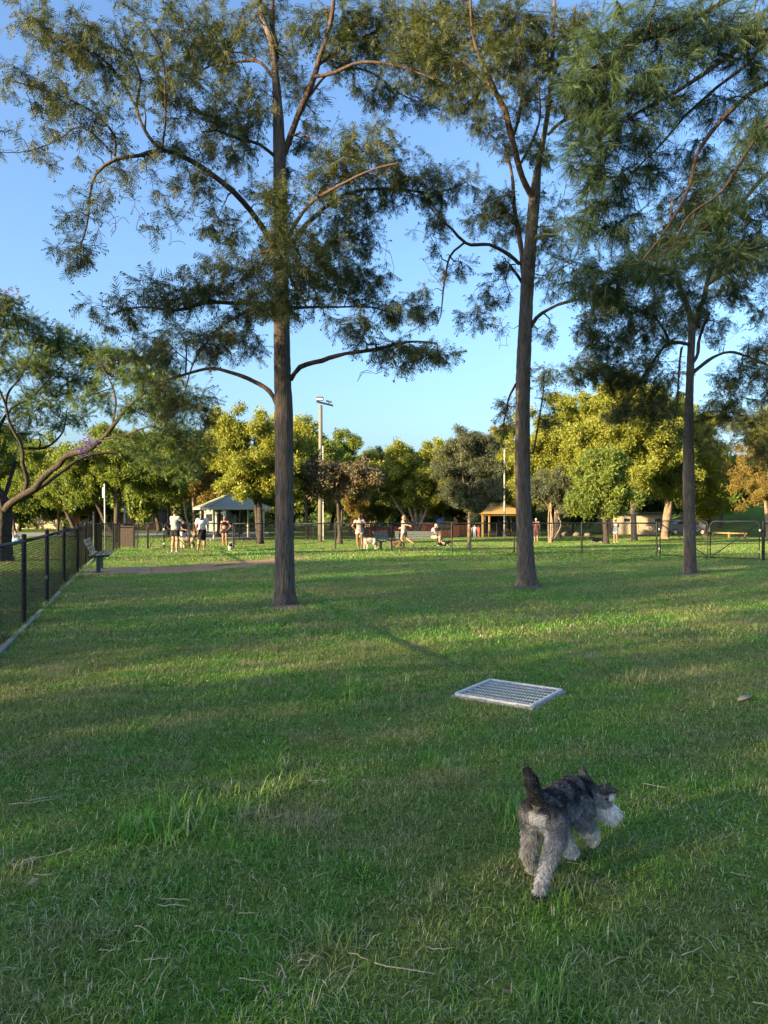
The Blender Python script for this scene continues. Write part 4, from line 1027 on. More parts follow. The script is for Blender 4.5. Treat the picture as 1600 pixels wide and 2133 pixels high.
# ------------------------------------------------------------------ the trees behind the camera that shade the lawn
SX, SY = SDIR.x / math.hypot(SDIR.x, SDIR.y), SDIR.y / math.hypot(SDIR.x, SDIR.y)
def shade_tree(n, s, h, r, seed, label, cover=10):
    """n: offset across the sun's direction, s: distance towards the sun"""
    nx, ny_ = SY, -SX
    x, y = SX * s + nx * n, SY * s + ny_ * n
    z = float(gz(x, y))
    rnd = np.random.default_rng(seed)
    limbs = [[(x, y, z - .1, .34), (x, y, z + 1.2, .27), (x + .1, y, z + h * .45, .2), (x, y + .1, z + h * .8, .09)]]
    cls = []
    m = 0
    while m < cover:                                        # full, rounded-off crown with leaves spread evenly through it
        u = rnd.uniform(-1, 1, 3)
        if np.sum(np.abs(u) ** 5) > 1 or (u[2] > .3 and rnd.random() < (u[2] - .3) * .6): continue
        c = np.array([x, y, z + .3 + (u[2] + 1) / 2 * (h - .3)]) + np.array([nx, ny_, 0]) * u[0] * r + np.array([SX, SY, 0]) * u[1] * r * .9
        cls.append((c, (.12, .12, .12), 1, 1.0)); m += 1
    grow_tree('shade_tree', label, 'shade trees behind the viewpoint', limbs, cls, seed, M_BARK_D, M_LEAF_D, [clump(13, .85, .19, .145, q) for q in range(3)], (.9, 1.3), 1, .014, 8, step=.4, trunk_ridge=.04)
for q, (n, s, h, r, cov) in enumerate([(-11.6, 25, 14, 4.0, 520), (-4.2, 27, 14.5, 4.0, 520), (3.15, 24, 13.5, 4.0, 560), (11.65, 27, 14.0, 4.0, 600), (18.4, 25, 12.8, 3.4, 430),
                                       (-8.0, 34, 15.5, 4.0, 560), (-0.5, 35, 16, 4.0, 560), (5.1, 33, 15.2, 2.0, 270), (9.75, 34, 15.6, 2.1, 290), (15.0, 35, 15.8, 3.6, 520), (20.3, 33, 14, 1.8, 180)]):
    lab = ('outermost front shade tree', 'tall front shade tree', 'front shade tree beside the sunlit gap', 'broad front shade tree past the sunlit gap', 'lower front shade tree', 'outermost rear shade tree', 'tallest rear shade tree', 'narrow rear shade tree', 'slender rear shade tree', 'broad rear shade tree', 'smallest rear shade tree')[q]
    shade_tree(n, s, h, r, 90 + q, lab + ' standing out of view towards the low sun', int(cov * .92))
# ================================================================== fences and gates
M_BLACK = pmat('black_coated_steel', (0.006, 0.007, 0.009), (0.011, 0.012, 0.015), 30, .5, spec=.3)
M_CONC = pmat('concrete', (0.26, 0.25, 0.23), (0.17, 0.165, 0.15), 14, .9, .4, world_=True)
M_CONC_L = pmat('grey_concrete_frame', (0.33, 0.32, 0.30), (0.17, 0.165, 0.15), 14, .9, .5, world_=True)
M_GALV = pmat('galvanised_steel', (0.62, 0.61, 0.58), (0.42, 0.41, 0.38), 30, .6, .15, metal=.1, world_=True)
M_DKGREEN = pmat('dark_green_steel', (0.012, 0.04, 0.038), (0.02, 0.055, 0.05), 20, .4, spec=.5)
M_SLAT = pmat('weathered_slat', (0.36, 0.29, 0.19), (0.25, 0.20, 0.13), 12, .7, .3, (1, 1, 6))
M_SLATG = pmat('grey_metal_slat', (0.13, 0.15, 0.15), (0.09, 0.105, 0.105), 12, .5)
M_WHITE = pmat('white_paint', (0.46, 0.45, 0.41), (0.37, 0.36, 0.335), 6, .6)
M_TIMBER = pmat('pole_timber', (0.17, 0.155, 0.12), (0.11, 0.105, 0.08), 9, .85, .5, (6, 6, .6))
M_YELLOW = pmat('yellow_paint', (0.25, 0.17, 0.065), (0.20, 0.135, 0.05), 8, .5)
M_RED = pmat('red_panel', (0.42, 0.075, 0.045), (0.33, 0.055, 0.035), 8, .45)
M_ORANGE = pmat('orange_panel', (0.55, 0.17, 0.05), (0.46, 0.13, 0.04), 8, .45)
M_BLUE = pmat('blue_plastic', (0.06, 0.22, 0.50), (0.05, 0.18, 0.42), 8, .4)
M_TEAL = pmat('pale_green_roof_steel', (0.25, 0.265, 0.20), (0.215, 0.23, 0.175), 5, .45)
M_BROWN = pmat('brown_bin_panel', (0.105, 0.075, 0.055), (0.075, 0.055, 0.04), 12, .6, .2)
M_GLASS = pmat('dark_glass', (0.02, 0.025, 0.03), (0.03, 0.035, 0.04), 5, .1, spec=.8)
M_BEIGE = pmat('beige_render', (0.40, 0.34, 0.25), (0.34, 0.285, 0.21), 4, .85)
M_ROOFD = pmat('dark_roof', (0.05, 0.05, 0.055), (0.08, 0.075, 0.07), 6, .7)
M_GREYC = pmat('grey_car_paint', (0.14, 0.155, 0.19), (0.12, 0.135, 0.165), 5, .25, spec=.6)
M_TYRE = pmat('tyre_rubber', (0.015, 0.015, 0.016), None, 20, .8)

def chain_panel(L, H, pitch=0.05, r=0.0021):
    """diamond wire mesh of a panel in the x-z plane"""
    V, F = [], []
    hz = pitch * 1.414 / 2
    step = hz * 2
    def wire(p, q):
        p = np.array(p); q = np.array(q); d = (q - p) / np.linalg.norm(q - p)
        u = np.array([-d[2], 0, d[0]]); b = len(V)
        offs = [u * r, -u * .5 * r + np.array([0, r * .87, 0]), -u * .5 * r - np.array([0, r * .87, 0])]
        for o in offs: V.append(p + o)
        for o in offs: V.append(q + o)
        for i in range(3): F.append((b + i, b + (i + 1) % 3, b + 3 + (i + 1) % 3, b + 3 + i))
    c = -H
    while c < L:
        x0, z0 = (c, 0) if c >= 0 else (0, -c)
        x1, z1 = (c + H, H) if c + H <= L else (L, L - c)
        if x1 - x0 > .01:
            wire((x0, 0.0015, z0), (x1, 0.0015, z1))
            wire((x0, -0.0015, H - z0), (x1, -0.0015, H - z1))
        c += step
    return np.array(V), np.array(F)

def fence(name, label, pts, H=1.2, post_r=0.03, over=.06, rail_r=.021, pitch=.05, wr=.0021, tension=False, group='black chain-link fences', kerb=False, skip=()):
    """pts: ground points of the posts"""
    base = np.array(pts[0]); root = empty(name, base, 0, label, 'fence', group)
    for i, p in enumerate(pts):
        p = np.array(p) - base
        m = MB(); m.tube([p + [0, 0, -.1], p + [0, 0, H + over]], post_r, 10)
        m.tube([p + [0, 0, H + over], p + [0, 0, H + over + .02]], [post_r * 1.15, post_r * .6], 10)
        m.build('post', M_BLACK, root, smooth=False)
    for i in range(len(pts) - 1):
        if i in skip: continue
        a = np.array(pts[i]) - base; b = np.array(pts[i + 1]) - base
        MB().tube([a + [0, 0, H], b + [0, 0, H]], rail_r, 8).build('top_rail', M_BLACK, root, smooth=True)
        MB().tube([a + [0, 0, .06], b + [0, 0, .06]], .004, 4).build('tension_wire', M_BLACK, root)
        L = float(np.linalg.norm((b - a)[:2]))
        V, F = chain_panel(L, H - .05, pitch, wr)
        ax = (b - a)[:2] / L; sl = (b - a)[2] / L
        W = np.stack([a[0] + V[:, 0] * ax[0] - V[:, 1] * ax[1], a[1] + V[:, 0] * ax[1] + V[:, 1] * ax[0], a[2] + V[:, 0] * sl + V[:, 2] + .04], -1)
        o = link('chain_mesh', np_mesh('chain_mesh', W, F, M_BLACK), root); o['kind'] = 'stuff'
        if kerb:
            c = (a + b) / 2
            ang = math.atan2(ax[1], ax[0])
            MB().box(c + [0.04 * ax[1], -0.04 * ax[0], .005], (L - .01, .07, .06), ang, .01).build('mowing_strip', M_CONC, root)
    return root

# near fence on the left: posts read from the photograph, continued out of view
p_near = G(50, 1305); p_far = G(178, 1179)
dirn = (p_far - p_near)[:2]; dirn /= np.linalg.norm(dirn)
posts = []
for t in (-5.8, -2.9, 0):
    q = p_near[:2] + dirn * t; posts.append(np.array([q[0], q[1], float(gz(*q))]))
for px, py in ((99, 1258), (133, 1222), (159, 1196), (178, 1179)):
    posts.append(G(px, py))
# keep the posts on one straight line
for k in range(3, 7):
    t = float(np.dot(posts[k][:2] - p_near[:2], dirn)); q = p_near[:2] + dirn * t
    posts[k] = np.array([q[0], q[1], float(gz(*q))])
corner = p_near[:2] + dirn * (float(np.dot(posts[6][:2] - p_near[:2], dirn)) + 2.9)
posts.append(np.array([corner[0], corner[1], float(gz(*corner))]))
fence('chain_link_fence', 'black chain-link fence running back from the viewer past the slatted bench', posts, 1.2, .034, .08, .024, .05, .0023, kerb=True)
cnr = posts[-1]
# small white tag on a post
tg = MB().box((0, 0, 0), (.045, .012, .06), 0, .003).build('post_tag', M_WHITE, None, posts[3] + [0.0, -.042, .47]); tag(tg, 'small white tag fixed to a post of the left fence', 'tag')
# far-left fence from the corner to the small gate
fl = [cnr + [0.05, .1, 0]]
for px, py in ((211, 1156), (236, 1149), (249, 1146), (279, 1145), (287, 1146), (307, 1146)):
    fl.append(G(px, py))
fence('chain_link_fence', 'short black chain-link fence in front of the brown bin', fl, 1.2, .028, .06, .02, .06, .003)
# far fence
ff_px = [(395, 1146.5), (486, 1146), (592, 1145.5), (699, 1146), (816, 1148.5), (941, 1151), (1071, 1152.5), (1212, 1155.5), (1368, 1160)]
ff = [G(*p) for p in ff_px]
fence('chain_link_fence', 'long black chain-link fence across the park behind the tall trunks', ff, 1.22, .032, .04, .026, .06, .003)
fr = [G(1590, 1168.5), G(1790, 1177)]
fence('chain_link_fence', 'end of black chain-link fence right of the double gate', fr, 1.22, .05, .08, .026, .06, .003)
bk = [G(*p) for p in ((489, 1137), (534, 1133), (593, 1130), (653, 1127.5), (704, 1126), (799, 1122.5), (862, 1121), (927, 1119.5), (970, 1118.8), (1005, 1118.4), (1035, 1118), (1063, 1117.6), (1125, 1117), (1190, 1116.6))]
fence('chain_link_fence', 'thin black back fence in front of the playground', bk, 1.1, .03, .03, .02, .10, .003)

def gate_leaf(name, label, a, b, H, diag_up, posts_at=()):
    """swing gate leaf with rounded frame and one diagonal brace between ground points a and b"""
    a = np.array(a); b = np.array(b); root = empty(name, a, 0, label, 'gate', 'black chain-link gates')
    ax = (b - a); L = float(np.linalg.norm(ax[:2])); ux = ax / L
    def q(t, z): return ux * t + np.array([0, 0, z])
    rr = .16; arc = lambda cx, cz, a0, a1: [q(cx + rr * math.cos(t), cz + rr * math.sin(t)) for t in np.linspace(a0, a1, 6)]
    path = [q(.02, .08)] + arc(.02 + rr, H - rr, math.pi, math.pi / 2) + arc(L - .02 - rr, H - rr, math.pi / 2, 0) + [q(L - .02, .08), q(.02, .08)]
    MB().tube(path, .021, 8).build('frame', M_BLACK, root, smooth=True)
    d0, d1 = ((.05, .10), (L - .08, H - .12)) if diag_up else ((.08, H - .12), (L - .05, .10))
    MB().tube([q(*d0), q(*d1)], .016, 8).build('brace', M_BLACK, root, smooth=True)
    V, F = chain_panel(L - .06, H - .14, .06, .003)
    W = np.stack([ux[0] * (V[:, 0] + .03) - ux[1] * V[:, 1], ux[1] * (V[:, 0] + .03) + ux[0] * V[:, 1], V[:, 2] + .1 + ux[2] * V[:, 0]], -1)
    o = link('chain_mesh', np_mesh('chain_mesh', W, F, M_BLACK), root); o['kind'] = 'stuff'
    for z in (.3, H - .3):
        MB().box(q(.0 if diag_up is False else L, z), (.06, .05, .08), 0, .01).build('hinge', M_GALV, root)
    return root
g0, g1, g2 = G(1374, 1160.5), G(1477, 1166), G(1583, 1169)
gate_leaf('gate_leaf', 'left leaf of the black double gate, partly behind the slim trunk', g0, g1 - (g1 - g0) * .012, 1.3, False)
gate_leaf('gate_leaf', 'right leaf of the black double gate with rising diagonal brace', g1 + (g2 - g1) * .012, g2, 1.3, True)
s0, s1, s2 = G(308, 1146.5), G(341, 1146), G(393, 1146)
gate_leaf('gate_leaf', 'small black pedestrian gate beside the man in the grey shirt', s0, s1, 1.25, True)
gate_leaf('gate_leaf', 'wider black gate behind the man in the grey shirt', s1 + (s2 - s1) * .02, s2, 1.25, False)

# ================================================================== drain grate
M_PITW = pmat('shade_dark_pit_wall', (.06, .055, .045), (.035, .03, .025), 10, 1.0)  # wall colour kept dark to stand in for shade inside the pit
def drain():
    c = GRATE_C; root = empty('drain_grate', (c[0], c[1], float(gz(*c))), GRATE_A, 'square galvanised drain grate in a low concrete frame on the lawn', 'drain grate')
    L, W = .76, .73
    # chipped concrete surround
    rnd = random.Random(4)
    for sx, sy, lx, ly in ((0, -1, L, .075), (0, 1, L, .075), (-1, 0, .075, W - .15), (1, 0, .075, W - .15)):
        m = MB(); n = 9
        for i in range(n):
            t = (i + .5) / n - .5
            jit = rnd.uniform(-.008, .010)
            if lx > ly: m.box((t * L, sy * (W / 2 - .0375) + sy * jit, -.016 + rnd.uniform(-.004, .004)), (L / n * 1.02, .075, .075), 0, .006)
            else: m.box((sx * (L / 2 - .0375) + sx * jit, t * (W - .15), -.016 + rnd.uniform(-.004, .004)), (.075, (W - .15) / n * 1.02, .075), 0, .006)
        m.build('concrete_edge', M_CONC_L, root)
    MB().box((0, 0, -.30), (L - .1, W - .1, .02)).build('pit_floor', pmat('shade_dark_pit_floor', (.05, .045, .035), None, 10, 1.0), root)  # floor colour darkened to carry the shade at the pit bottom
    for s in (-1, 1):
        MB().box((0, s * (W / 2 - .065), -.14), (L - .13, .012, .32)).build('pit_wall', M_PITW, root)
        MB().box((s * (L / 2 - .065), 0, -.14), (.012, W - .15, .32)).build('pit_wall', M_PITW, root)
    z = .022
    a, b = L / 2 - .03, W / 2 - .03
    for s in (-1, 1):
        MB().box((0, s * b, z), (2 * a, .02, .03), 0, .003).build('frame_bar', M_GALV, root)
        MB().box((s * (a - .004), 0, z + .001), (.032, 2 * b - .02, .031), 0, .003).build('frame_bar', M_GALV, root)
    me = None
    for i in range(6):
        t = -b + (i + 1) * 2 * b / 7
        o = MB().box((0, t, z - .001), (2 * a - .06, .007, .010), 0, .001).build('bearing_bar', M_GALV, root)
    for i in range(24):
        t = -a + .05 + (i + .5) * (2 * a - .10) / 24
        if me is None:
            o = MB().box((0, 0, 0), (.005, 2 * b - .032, .006), 0, .001).build('cross_bar', M_GALV, root); me = o.data
        else:
            o = link('cross_bar', me, root)
        o.location = (t, 0, z + .002)
drain()

# dry leaf lying on the lawn at the right
lf = G(1550, 1462)
V = []
for i in range(9):
    t = i / 8; w = .035 * math.sin(math.pi * t) ** .8
    V += [(t * .16 - .08, -w, .015 + .03 * t * t + w * .4), (t * .16 - .08, w, .015 + .03 * t * t + w * .5)]
Fq = [(2 * i, 2 * i + 1, 2 * i + 3, 2 * i + 2) for i in range(8)]
dl = link('dead_leaf', np_mesh('dead_leaf', np.array(V), np.array(Fq), pmat('dead_leaf', (.30, .25, .18), (.2, .16, .11), 30, .8)), None, lf); dl.rotation_euler = (0, 0, .5)
sm = dl.modifiers.new('thickness', 'SOLIDIFY'); sm.thickness = .0015
tag(dl, 'single curled dead leaf lying on the grass right of the grate', 'leaf')

# ================================================================== benches
def bench(name, label, pos, yaw, L, slat_m, leg_m, n_seat=4, n_back=4, pad=None, legs='pedestal'):
    """faces +x in its own frame, length along y"""
    root = empty(name, pos, yaw, label, 'bench', 'park benches')
    for s in (-1, 1):
        y = s * (L / 2 - .22)
        m = MB(); m.box((.02, y, .20), (.11, .07, .40), 0, .01); m.box((.02, y, .006), (.26, .16, .014), 0, .003)
        m.build('leg', leg_m, root)
        m = MB(); m.tube([(.30, y, .425), (.05, y, .40), (-.14, y, .41), (-.21, y, .50), (-.27, y, .70), (-.31, y, .84)], .024, 8)
        m.build('arm_bracket', leg_m, root, smooth=True)
    for i in range(n_seat):
        x = -.13 + i * .43 / (n_seat - 1) 
        MB().box((x, 0, .447 + .012 * abs(i - 1)), (.42 / n_seat, L, .032), 0, .006).build('seat_slat', slat_m, root)
    for i in range(n_back):
        t = i / (n_back - 1); x = -.17 - .105 * t; z = .53 + .29 * t
        Mx = Matrix.Rotation(R(-20), 4, 'Y')
        MB().box((x, 0, z), (.03, L, .30 / n_back), 0, .006, Mx).build('back_slat', slat_m, root)
    return root
bp = (G(203, 1197) + G(213, 1187)) / 2
yaw_b = math.atan2(dirn[1], dirn[0]) - math.pi / 2
bq = G(203, 1196); bq2 = bq + np.array([dirn[0], dirn[1], 0]) * .75
pad_z = .05
bench('park_bench', 'tan slatted bench with dark green legs beside the left fence', (bq2[0], bq2[1], float(gz(*bq2[:2])) + pad_z), yaw_b, 1.8, M_SLAT, M_DKGREEN, 4, 4)
M_PAD = pmat('dusty_concrete', (0.24, 0.185, 0.135), (0.17, 0.135, 0.10), 7, .95, .4, world_=True)
def pad():
    c = bq2 + np.array([math.cos(yaw_b), math.sin(yaw_b), 0]) * .45
    o = MB().box((0, 0, 0), (1.75, 1.9, .07), 0, .012).build('bench_pad', M_PAD, None, (c[0], c[1], float(gz(*c[:2])) + .004)); o.rotation_euler = (0, 0, yaw_b)
    tag(o, 'low concrete pad under the tan slatted bench', 'slab')
pad()
b2 = G(803, 1146)
bench('park_bench', 'dark green bench seen end-on beside the woman in white shorts', b2 + [0, .5, 0], R(-22), 1.7, M_SLATG, M_DKGREEN, 4, 4)
b3 = GX(872, 41.5)
bench('park_bench', 'long pale bench turned away, with the man in pink at its end', b3, R(78), 2.6, M_SLATG, M_DKGREEN, 4, 4)

# ================================================================== picnic shelter
def shelter():
    d = 60; c = GX(483, d); k = d / FPX
    root = empty('picnic_shelter', c, R(28), 'picnic shelter with pale green hipped roof behind the sportswoman', 'shelter')
    hw = 2.15; ez = 2.42; az = 3.75
    m = MB(); pitch = [(-hw - .35, -hw - .35), (hw + .35, -hw - .35), (hw + .35, hw + .35), (-hw - .35, hw + .35)]
    for i in range(4):                           # four roof planes with thickness
        a, b = pitch[i], pitch[(i + 1) % 4]
        o = MB()
        o.add([(a[0], a[1], ez + .12), (b[0], b[1], ez + .12), (0, 0, az), (a[0] * .97, a[1] * .97, ez + .06), (b[0] * .97, b[1] * .97, ez + .06), (0, 0, az - .07)],
              [(0, 1, 2), (3, 5, 4), (0, 3, 4, 1), (1, 4, 5, 2), (2, 5, 3, 0)])
        for t in np.linspace(.06, .94, 15):       # standing ribs
            p = np.array([a[0] + (b[0] - a[0]) * t, a[1] + (b[1] - a[1]) * t, ez + .125]); f = 1 - abs(2 * t - 1)
            mid = np.array([(a[0] + b[0]) / 2, (a[1] + b[1]) / 2, ez + .125]); top = np.array([0, 0, az + .005])
            e = p + (top - mid) * f
            if f > .1: o.tube([p, e], .012, 4)
        o.build('roof_plane', M_TEAL, root)
        MB().tube([(a[0], a[1], ez + .13), (0, 0, az + .02)], .04, 6).build('hip_cap', M_TEAL, root)
        L = math.hypot(b[0] - a[0], b[1] - a[1]); an = math.atan2(b[1] - a[1], b[0] - a[0])
        MB().box(((a[0] + b[0]) / 2 * 1.006, (a[1] + b[1]) / 2 * 1.006, ez + .05), (L, .05, .16), an).build('fascia', M_WHITE, root)
        MB().box((a[0] * .8, a[1] * .8, ez / 2 + .02), (.14, .14, ez + .02), 0, .01).build('post', M_WHITE, root)
    MB().box((0, 0, .03), (2 * hw + .3, 2 * hw + .3, .1), 0, .01).build('floor_slab', M_CONC, root)
    return root
sh = shelter()
def picnic_table(label, px, d, yaw):
    c = GX(px, d); root = empty('picnic_table', c + [0, 0, .09], yaw, label, 'table')
    for i in range(4): MB().box((0, -.27 + i * .18, .74), (1.8, .165, .04), 0, .006).build('table_plank', M_DKGREEN, root)
    for s in (-1, 1):
        for i in range(2): MB().box((0, s * (.62 + i * .15), .44), (1.8, .14, .04), 0, .006).build('seat_plank', M_DKGREEN, root)
        m = MB(); m.box((s * .6, 0, .36), (.08, .08, .72), 0, .01); m.build('leg', M_BLACK, root)
        m = MB(); m.box((s * .6, 0, .40), (.06, 1.4, .05), 0, .01); m.build('crossbeam', M_BLACK, root)
        for t in (-1, 1): MB().box((s * .6, t * .66, .2), (.06, .06, .4), 0, .01).build('leg', M_BLACK, root)
picnic_table('dark picnic table with fixed seats under the shelter roof', 484, 60.2, R(10))

# ================================================================== poles, bin, sign
def light_tower():
    b = GX(668, 54.0); root = empty('light_tower', b, 0, 'tall grey timber floodlight pole with two lamps on a crossarm', 'light pole')
    H = (1128 - 846) / FPX * 54.0 + .1
    MB().tube([(0, 0, -.2), (0, 0, H * .5), (0, 0, H)], [.20, .165, .13], 16).build('pole', M_TIMBER, root, smooth=True)
    MB().tube([(.20, -.12, .1), (.18, -.1, H * .7)], .035, 6).build('cable_conduit', M_GALV, root)
    Mx = Matrix.Rotation(R(14), 4, 'Y')
    MB().box((.30, 0, H + .12), (1.25, .12, .13), 0, .01, Mx).build('crossarm', M_BLACK, root)
    m = MB(); m.box((-.05, -.12, H + .46), (.52, .34, .26), 0, .04); m.build('floodlight', M_ROOFD, root)
    m = MB(); m.box((-.05, -.30, H + .40), (.44, .02, .12), R(0)); m.build('lamp_glass', M_GALV, root)
    m = MB(); m.box((.60, .05, H + .28), (.42, .30, .10), 0, .03, Matrix.Rotation(R(12), 4, 'Y')); m.build('floodlight', M_ROOFD, root)
    for x in (-.05, .6): MB().tube([(x, 0, H + .1 - x * .2), (x, -.05, H + .3 - x * .1)], .025, 6).build('bracket', M_BLACK, root)
light_tower()
M_POLE = pmat('dull_grey_pole', (0.33, 0.33, 0.31), (0.25, 0.25, 0.235), 6, .6)
def lamp_pole(label, px, d, py_top, col, r=.06, arm=True):
    b = GX(px, d); H = CAM_H - (py_top - CY) / FPX * d - b[2]
    root = empty('lamp_pole', b, 0, label, 'lamp pole')
    MB().tube([(0, 0, -.1), (0, 0, H)], [r * 1.15, r * .75], 10).build('pole', col, root, smooth=True)
    MB().box((0, 0, .15), (r * 3, r * 3, .3), 0, .02).build('base_cover', col, root)
    if arm:
        MB().box((0, -.05, H + .04), (.75, .22, .09), 0, .03).build('lamp_head', M_ROOFD, root)
        MB().box((0, -.05, H - .02), (.5, .14, .03), 0, .005).build('lamp_lens', M_WHITE, root)
lamp_pole('thin pale lamp pole with flat lamp head behind the gum tree', 1051, 60, 934, M_POLE, .075)
lamp_pole('slim white pole near the road behind the brown bin', 260, 62, 1053, M_POLE, .10, False)
lamp_pole('short white post by the road left of the sign pole', 195, 64, 1066, M_POLE, .08, False)
def sign_pole():
    b = G(219.5, 1149); root = empty('sign_pole', b, 0, 'thin white pole with narrow grey sign beside the brown bin', 'sign')
    H = (1149 - 1008) / FPX * b[1]
    MB().tube([(0, 0, -.1), (-.035, 0, H)], .030, 8).build('pole', M_WHITE, root, smooth=True)
    MB().box((-.06, -.045, H - .37), (.10, .03, .45), 0, .006).build('sign_plate', M_GALV, root)
    for z in (-.25, -.5): MB().box((-.045, -.012, H + z), (.09, .04, .03), 0, .003).build('clamp', M_GALV, root)
sign_pole()
def bin_():
    b = G(251, 1141) + [0, .9, 0]; root = empty('rubbish_bin', b, R(12), 'brown panelled bin enclosure behind the far left fence', 'bin')
    for s in (-1, 1): MB().box((s * .36, 0, .52), (.05, .66, 1.04), 0, .01).build('side_panel', M_BROWN, root)
    n = 6
    for i in range(n): MB().box((-.31 + i * .62 / (n - 1), -.33, .52), (.115, .035, .98), 0, .006).build('front_slat', M_BROWN, root)
    MB().box((0, .33, .52), (.7, .04, 1.0), 0, .006).build('back_panel', M_BROWN, root)
    MB().box((0, 0, 1.075), (.86, .76, .06), 0, .02).build('lid', M_BROWN, root)
    MB().box((-.2, -.2, 1.15), (.3, .28, .10), 0, .05).build('chute_hood', M_BROWN, root)
bin_()

# ================================================================== playground
def play_tower():
    c = GX(935, 66); root = empty('play_tower', c, R(-8), 'play tower with yellow posts, blue hood and orange panels', 'playground')
    for x in (-.55, .55):
        for y in (-.5, .5): MB().tube([(x, y, -.1), (x, y, 1.75)], .07, 8).build('post', M_YELLOW, root, smooth=True)
    MB().box((0, 0, .75), (1.2, 1.1, .08), 0, .01).build('deck', M_BROWN, root)
    for i in range(4): MB().box((-.42 + i * .28, -.56, 1.08), (.25, .05, .55), 0, .01).build('front_panel', M_YELLOW, root)
    m = MB(); m.tube([(-1.1, -.1, .95), (-.95, -.1, 1.5), (-.5, -.1, 1.62), (-.45, -.1, 1.0)], .10, 8); m.box((-.80, -.1, 1.15), (.62, .7, .72), 0, .12); m.build('slide_hood', M_BLUE, root)
    m = MB(); m.box((-1.6, -.1, .55), (1.5, .6, .06), 0, .02, Matrix.Rotation(R(-38), 4, 'Y')); m.build('slide', M_BLUE, root)
    for i in range(5): MB().box((.9 + i * .34, -.3, .55), (.32, .06, .95), 0, .02).build('side_panel', M_ORANGE, root)
    for i in range(5): MB().box((-.6 + i * .33, -.75, .32), (.31, .06, .6), 0, .02).build('low_panel', M_ORANGE, root)
play_tower()
def play_panels(label, px0, px1, d, h, mat, z0=.0, mat2=None, w=.55):
    a = GX(px0, d); b = GX(px1, d); L = b[0] - a[0]; root = empty('play_wall', a, 0, label, 'playground', 'playground walls')
    n = int(L / w)
    for i in range(n):
        MB().box(((i + .5) * w, 0, z0 + h / 2), (w - .02, .07, h), 0, .02).build('panel', mat2 if (mat2 and i % 4 == 1) else mat, root)
        if i % 3 == 0: MB().tube([(i * w, .07, -.1), (i * w, .07, h + z0 + .15)], .05, 8).build('post', M_BROWN, root)
    MB().box((n * w / 2, 0, z0 + h + .03), (n * w, .12, .05), 0, .01).build('cap_rail', mat, root)
play_panels('long low dark red playground wall behind the women', 744, 872, 67, .75, M_RED, .05, M_BROWN)
play_panels('orange playground wall right of the long bench', 876, 918, 66, 1.1, M_ORANGE, .1, M_RED)
play_panels('orange and red play panels left of the yellow shelter', 944, 966, 65, .9, M_ORANGE, .05, M_RED)
def play_shelter():
    d = 66; c = GX(1036, d); root = empty('play_shelter', c, R(12), 'golden timber-roofed shelter beside the playground', 'shelter')
    hw, ez, az = 2.1, 2.0, 3.05
    for i, (a, b) in enumerate((((-hw, -1.6), (hw, -1.6)), ((hw, -1.6), (hw, 1.6)), ((hw, 1.6), (-hw, 1.6)), ((-hw, 1.6), (-hw, -1.6)))):
        r0, r1 = (-.5, 0), (.5, 0)
        top = [r0, r1] if i == 0 else [r1, r1] if i == 1 else [r1, r0] if i == 2 else [r0, r0]
        o = MB(); n = 8
        for q in range(n):                          # shingle courses
            t0, t1 = q / n, (q + 1.06) / n
            def pt(e, tp, t, lift): return (e[0] * (1 - t) + tp[0] * t, e[1] * (1 - t) + tp[1] * t, ez + (az - ez) * t + lift)
            w_ = [pt(a, top[0], t0, .05), pt(b, top[1], t0, .05), pt(b, top[1], min(1, t1), .0), pt(a, top[0], min(1, t1), .0)]
            u_ = [(x, y, z - .04) for x, y, z in w_]
            o = MB(); o.add(w_ + u_, [(0, 1, 2, 3), (7, 6, 5, 4), (0, 4, 5, 1), (1, 5, 6, 2), (2, 6, 7, 3), (3, 7, 4, 0)])
            o.build('roof_course', M_ROOFY, root)
    for x in (-hw + .25, hw - .25):
        for y in (-1.35, 1.35):
            MB().box((x, y, ez / 2), (.15, .15, ez), 0, .01).build('post', M_YELLOW, root)
    MB().box((-hw + .85, -1.35, ez / 2), (.13, .13, ez), 0, .01).build('post', M_YELLOW, root)
    MB().box((0, -1.38, ez - .06), (2 * hw - .2, .1, .18), 0, .01).build('beam', M_YELLOW, root)
M_ROOFY = pmat('golden_shingle', (0.42, 0.28, 0.10), (0.32, 0.21, 0.075), 10, .8, .3)
play_shelter()

# ================================================================== buildings, car, barrier
def block(name, label, cat, px0, px1, d, h, wall_m, roof_m, wins, depth=5, roof_over=.35):
    a = GX(px0, d); b = GX(px1, d); L = b[0] - a[0]
    root = empty(name, a, 0, label, cat)
    MB().box((L / 2, depth / 2, h / 2), (L, depth, h)).build('wall', wall_m, root)
    MB().box((L / 2, depth / 2, h + .12), (L + 2 * roof_over, depth + 2 * roof_over, .22), 0, .03).build('roof', roof_m, root)
    for t, w, z0, z1 in wins:
        f = MB(); x = L * t
        for s in (-1, 1):
            f.box((x + s * w / 2, -.03, (z0 + z1) / 2), (.08, .1, z1 - z0 + .08))
            f.box((x, -.035, z0 if s < 0 else z1), (w + .16, .1, .08))
        fo = f.build('window', M_WHITE, root)
        MB().box((x, -.012, (z0 + z1) / 2), (w - .02, .03, z1 - z0 - .02)).build('pane', M_GLASS, fo)
    return root
w1 = block('toilet_block', 'low beige wall and dark roofed block behind the sunlit trunks', 'building', 1283, 1400, 72, 1.95, M_BEIGE, M_ROOFD, [(.2, .7, 1.2, 1.6), (.75, .7, 1.2, 1.6)], 4)
L1 = (1400 - 1283) / FPX * 72
for i in range(5): MB().box(((i + .5) * L1 / 5, -.04, .55), (L1 / 5 - .05, .06, 1.06), 0, .01).build('wall_panel', M_BEIGE, w1)
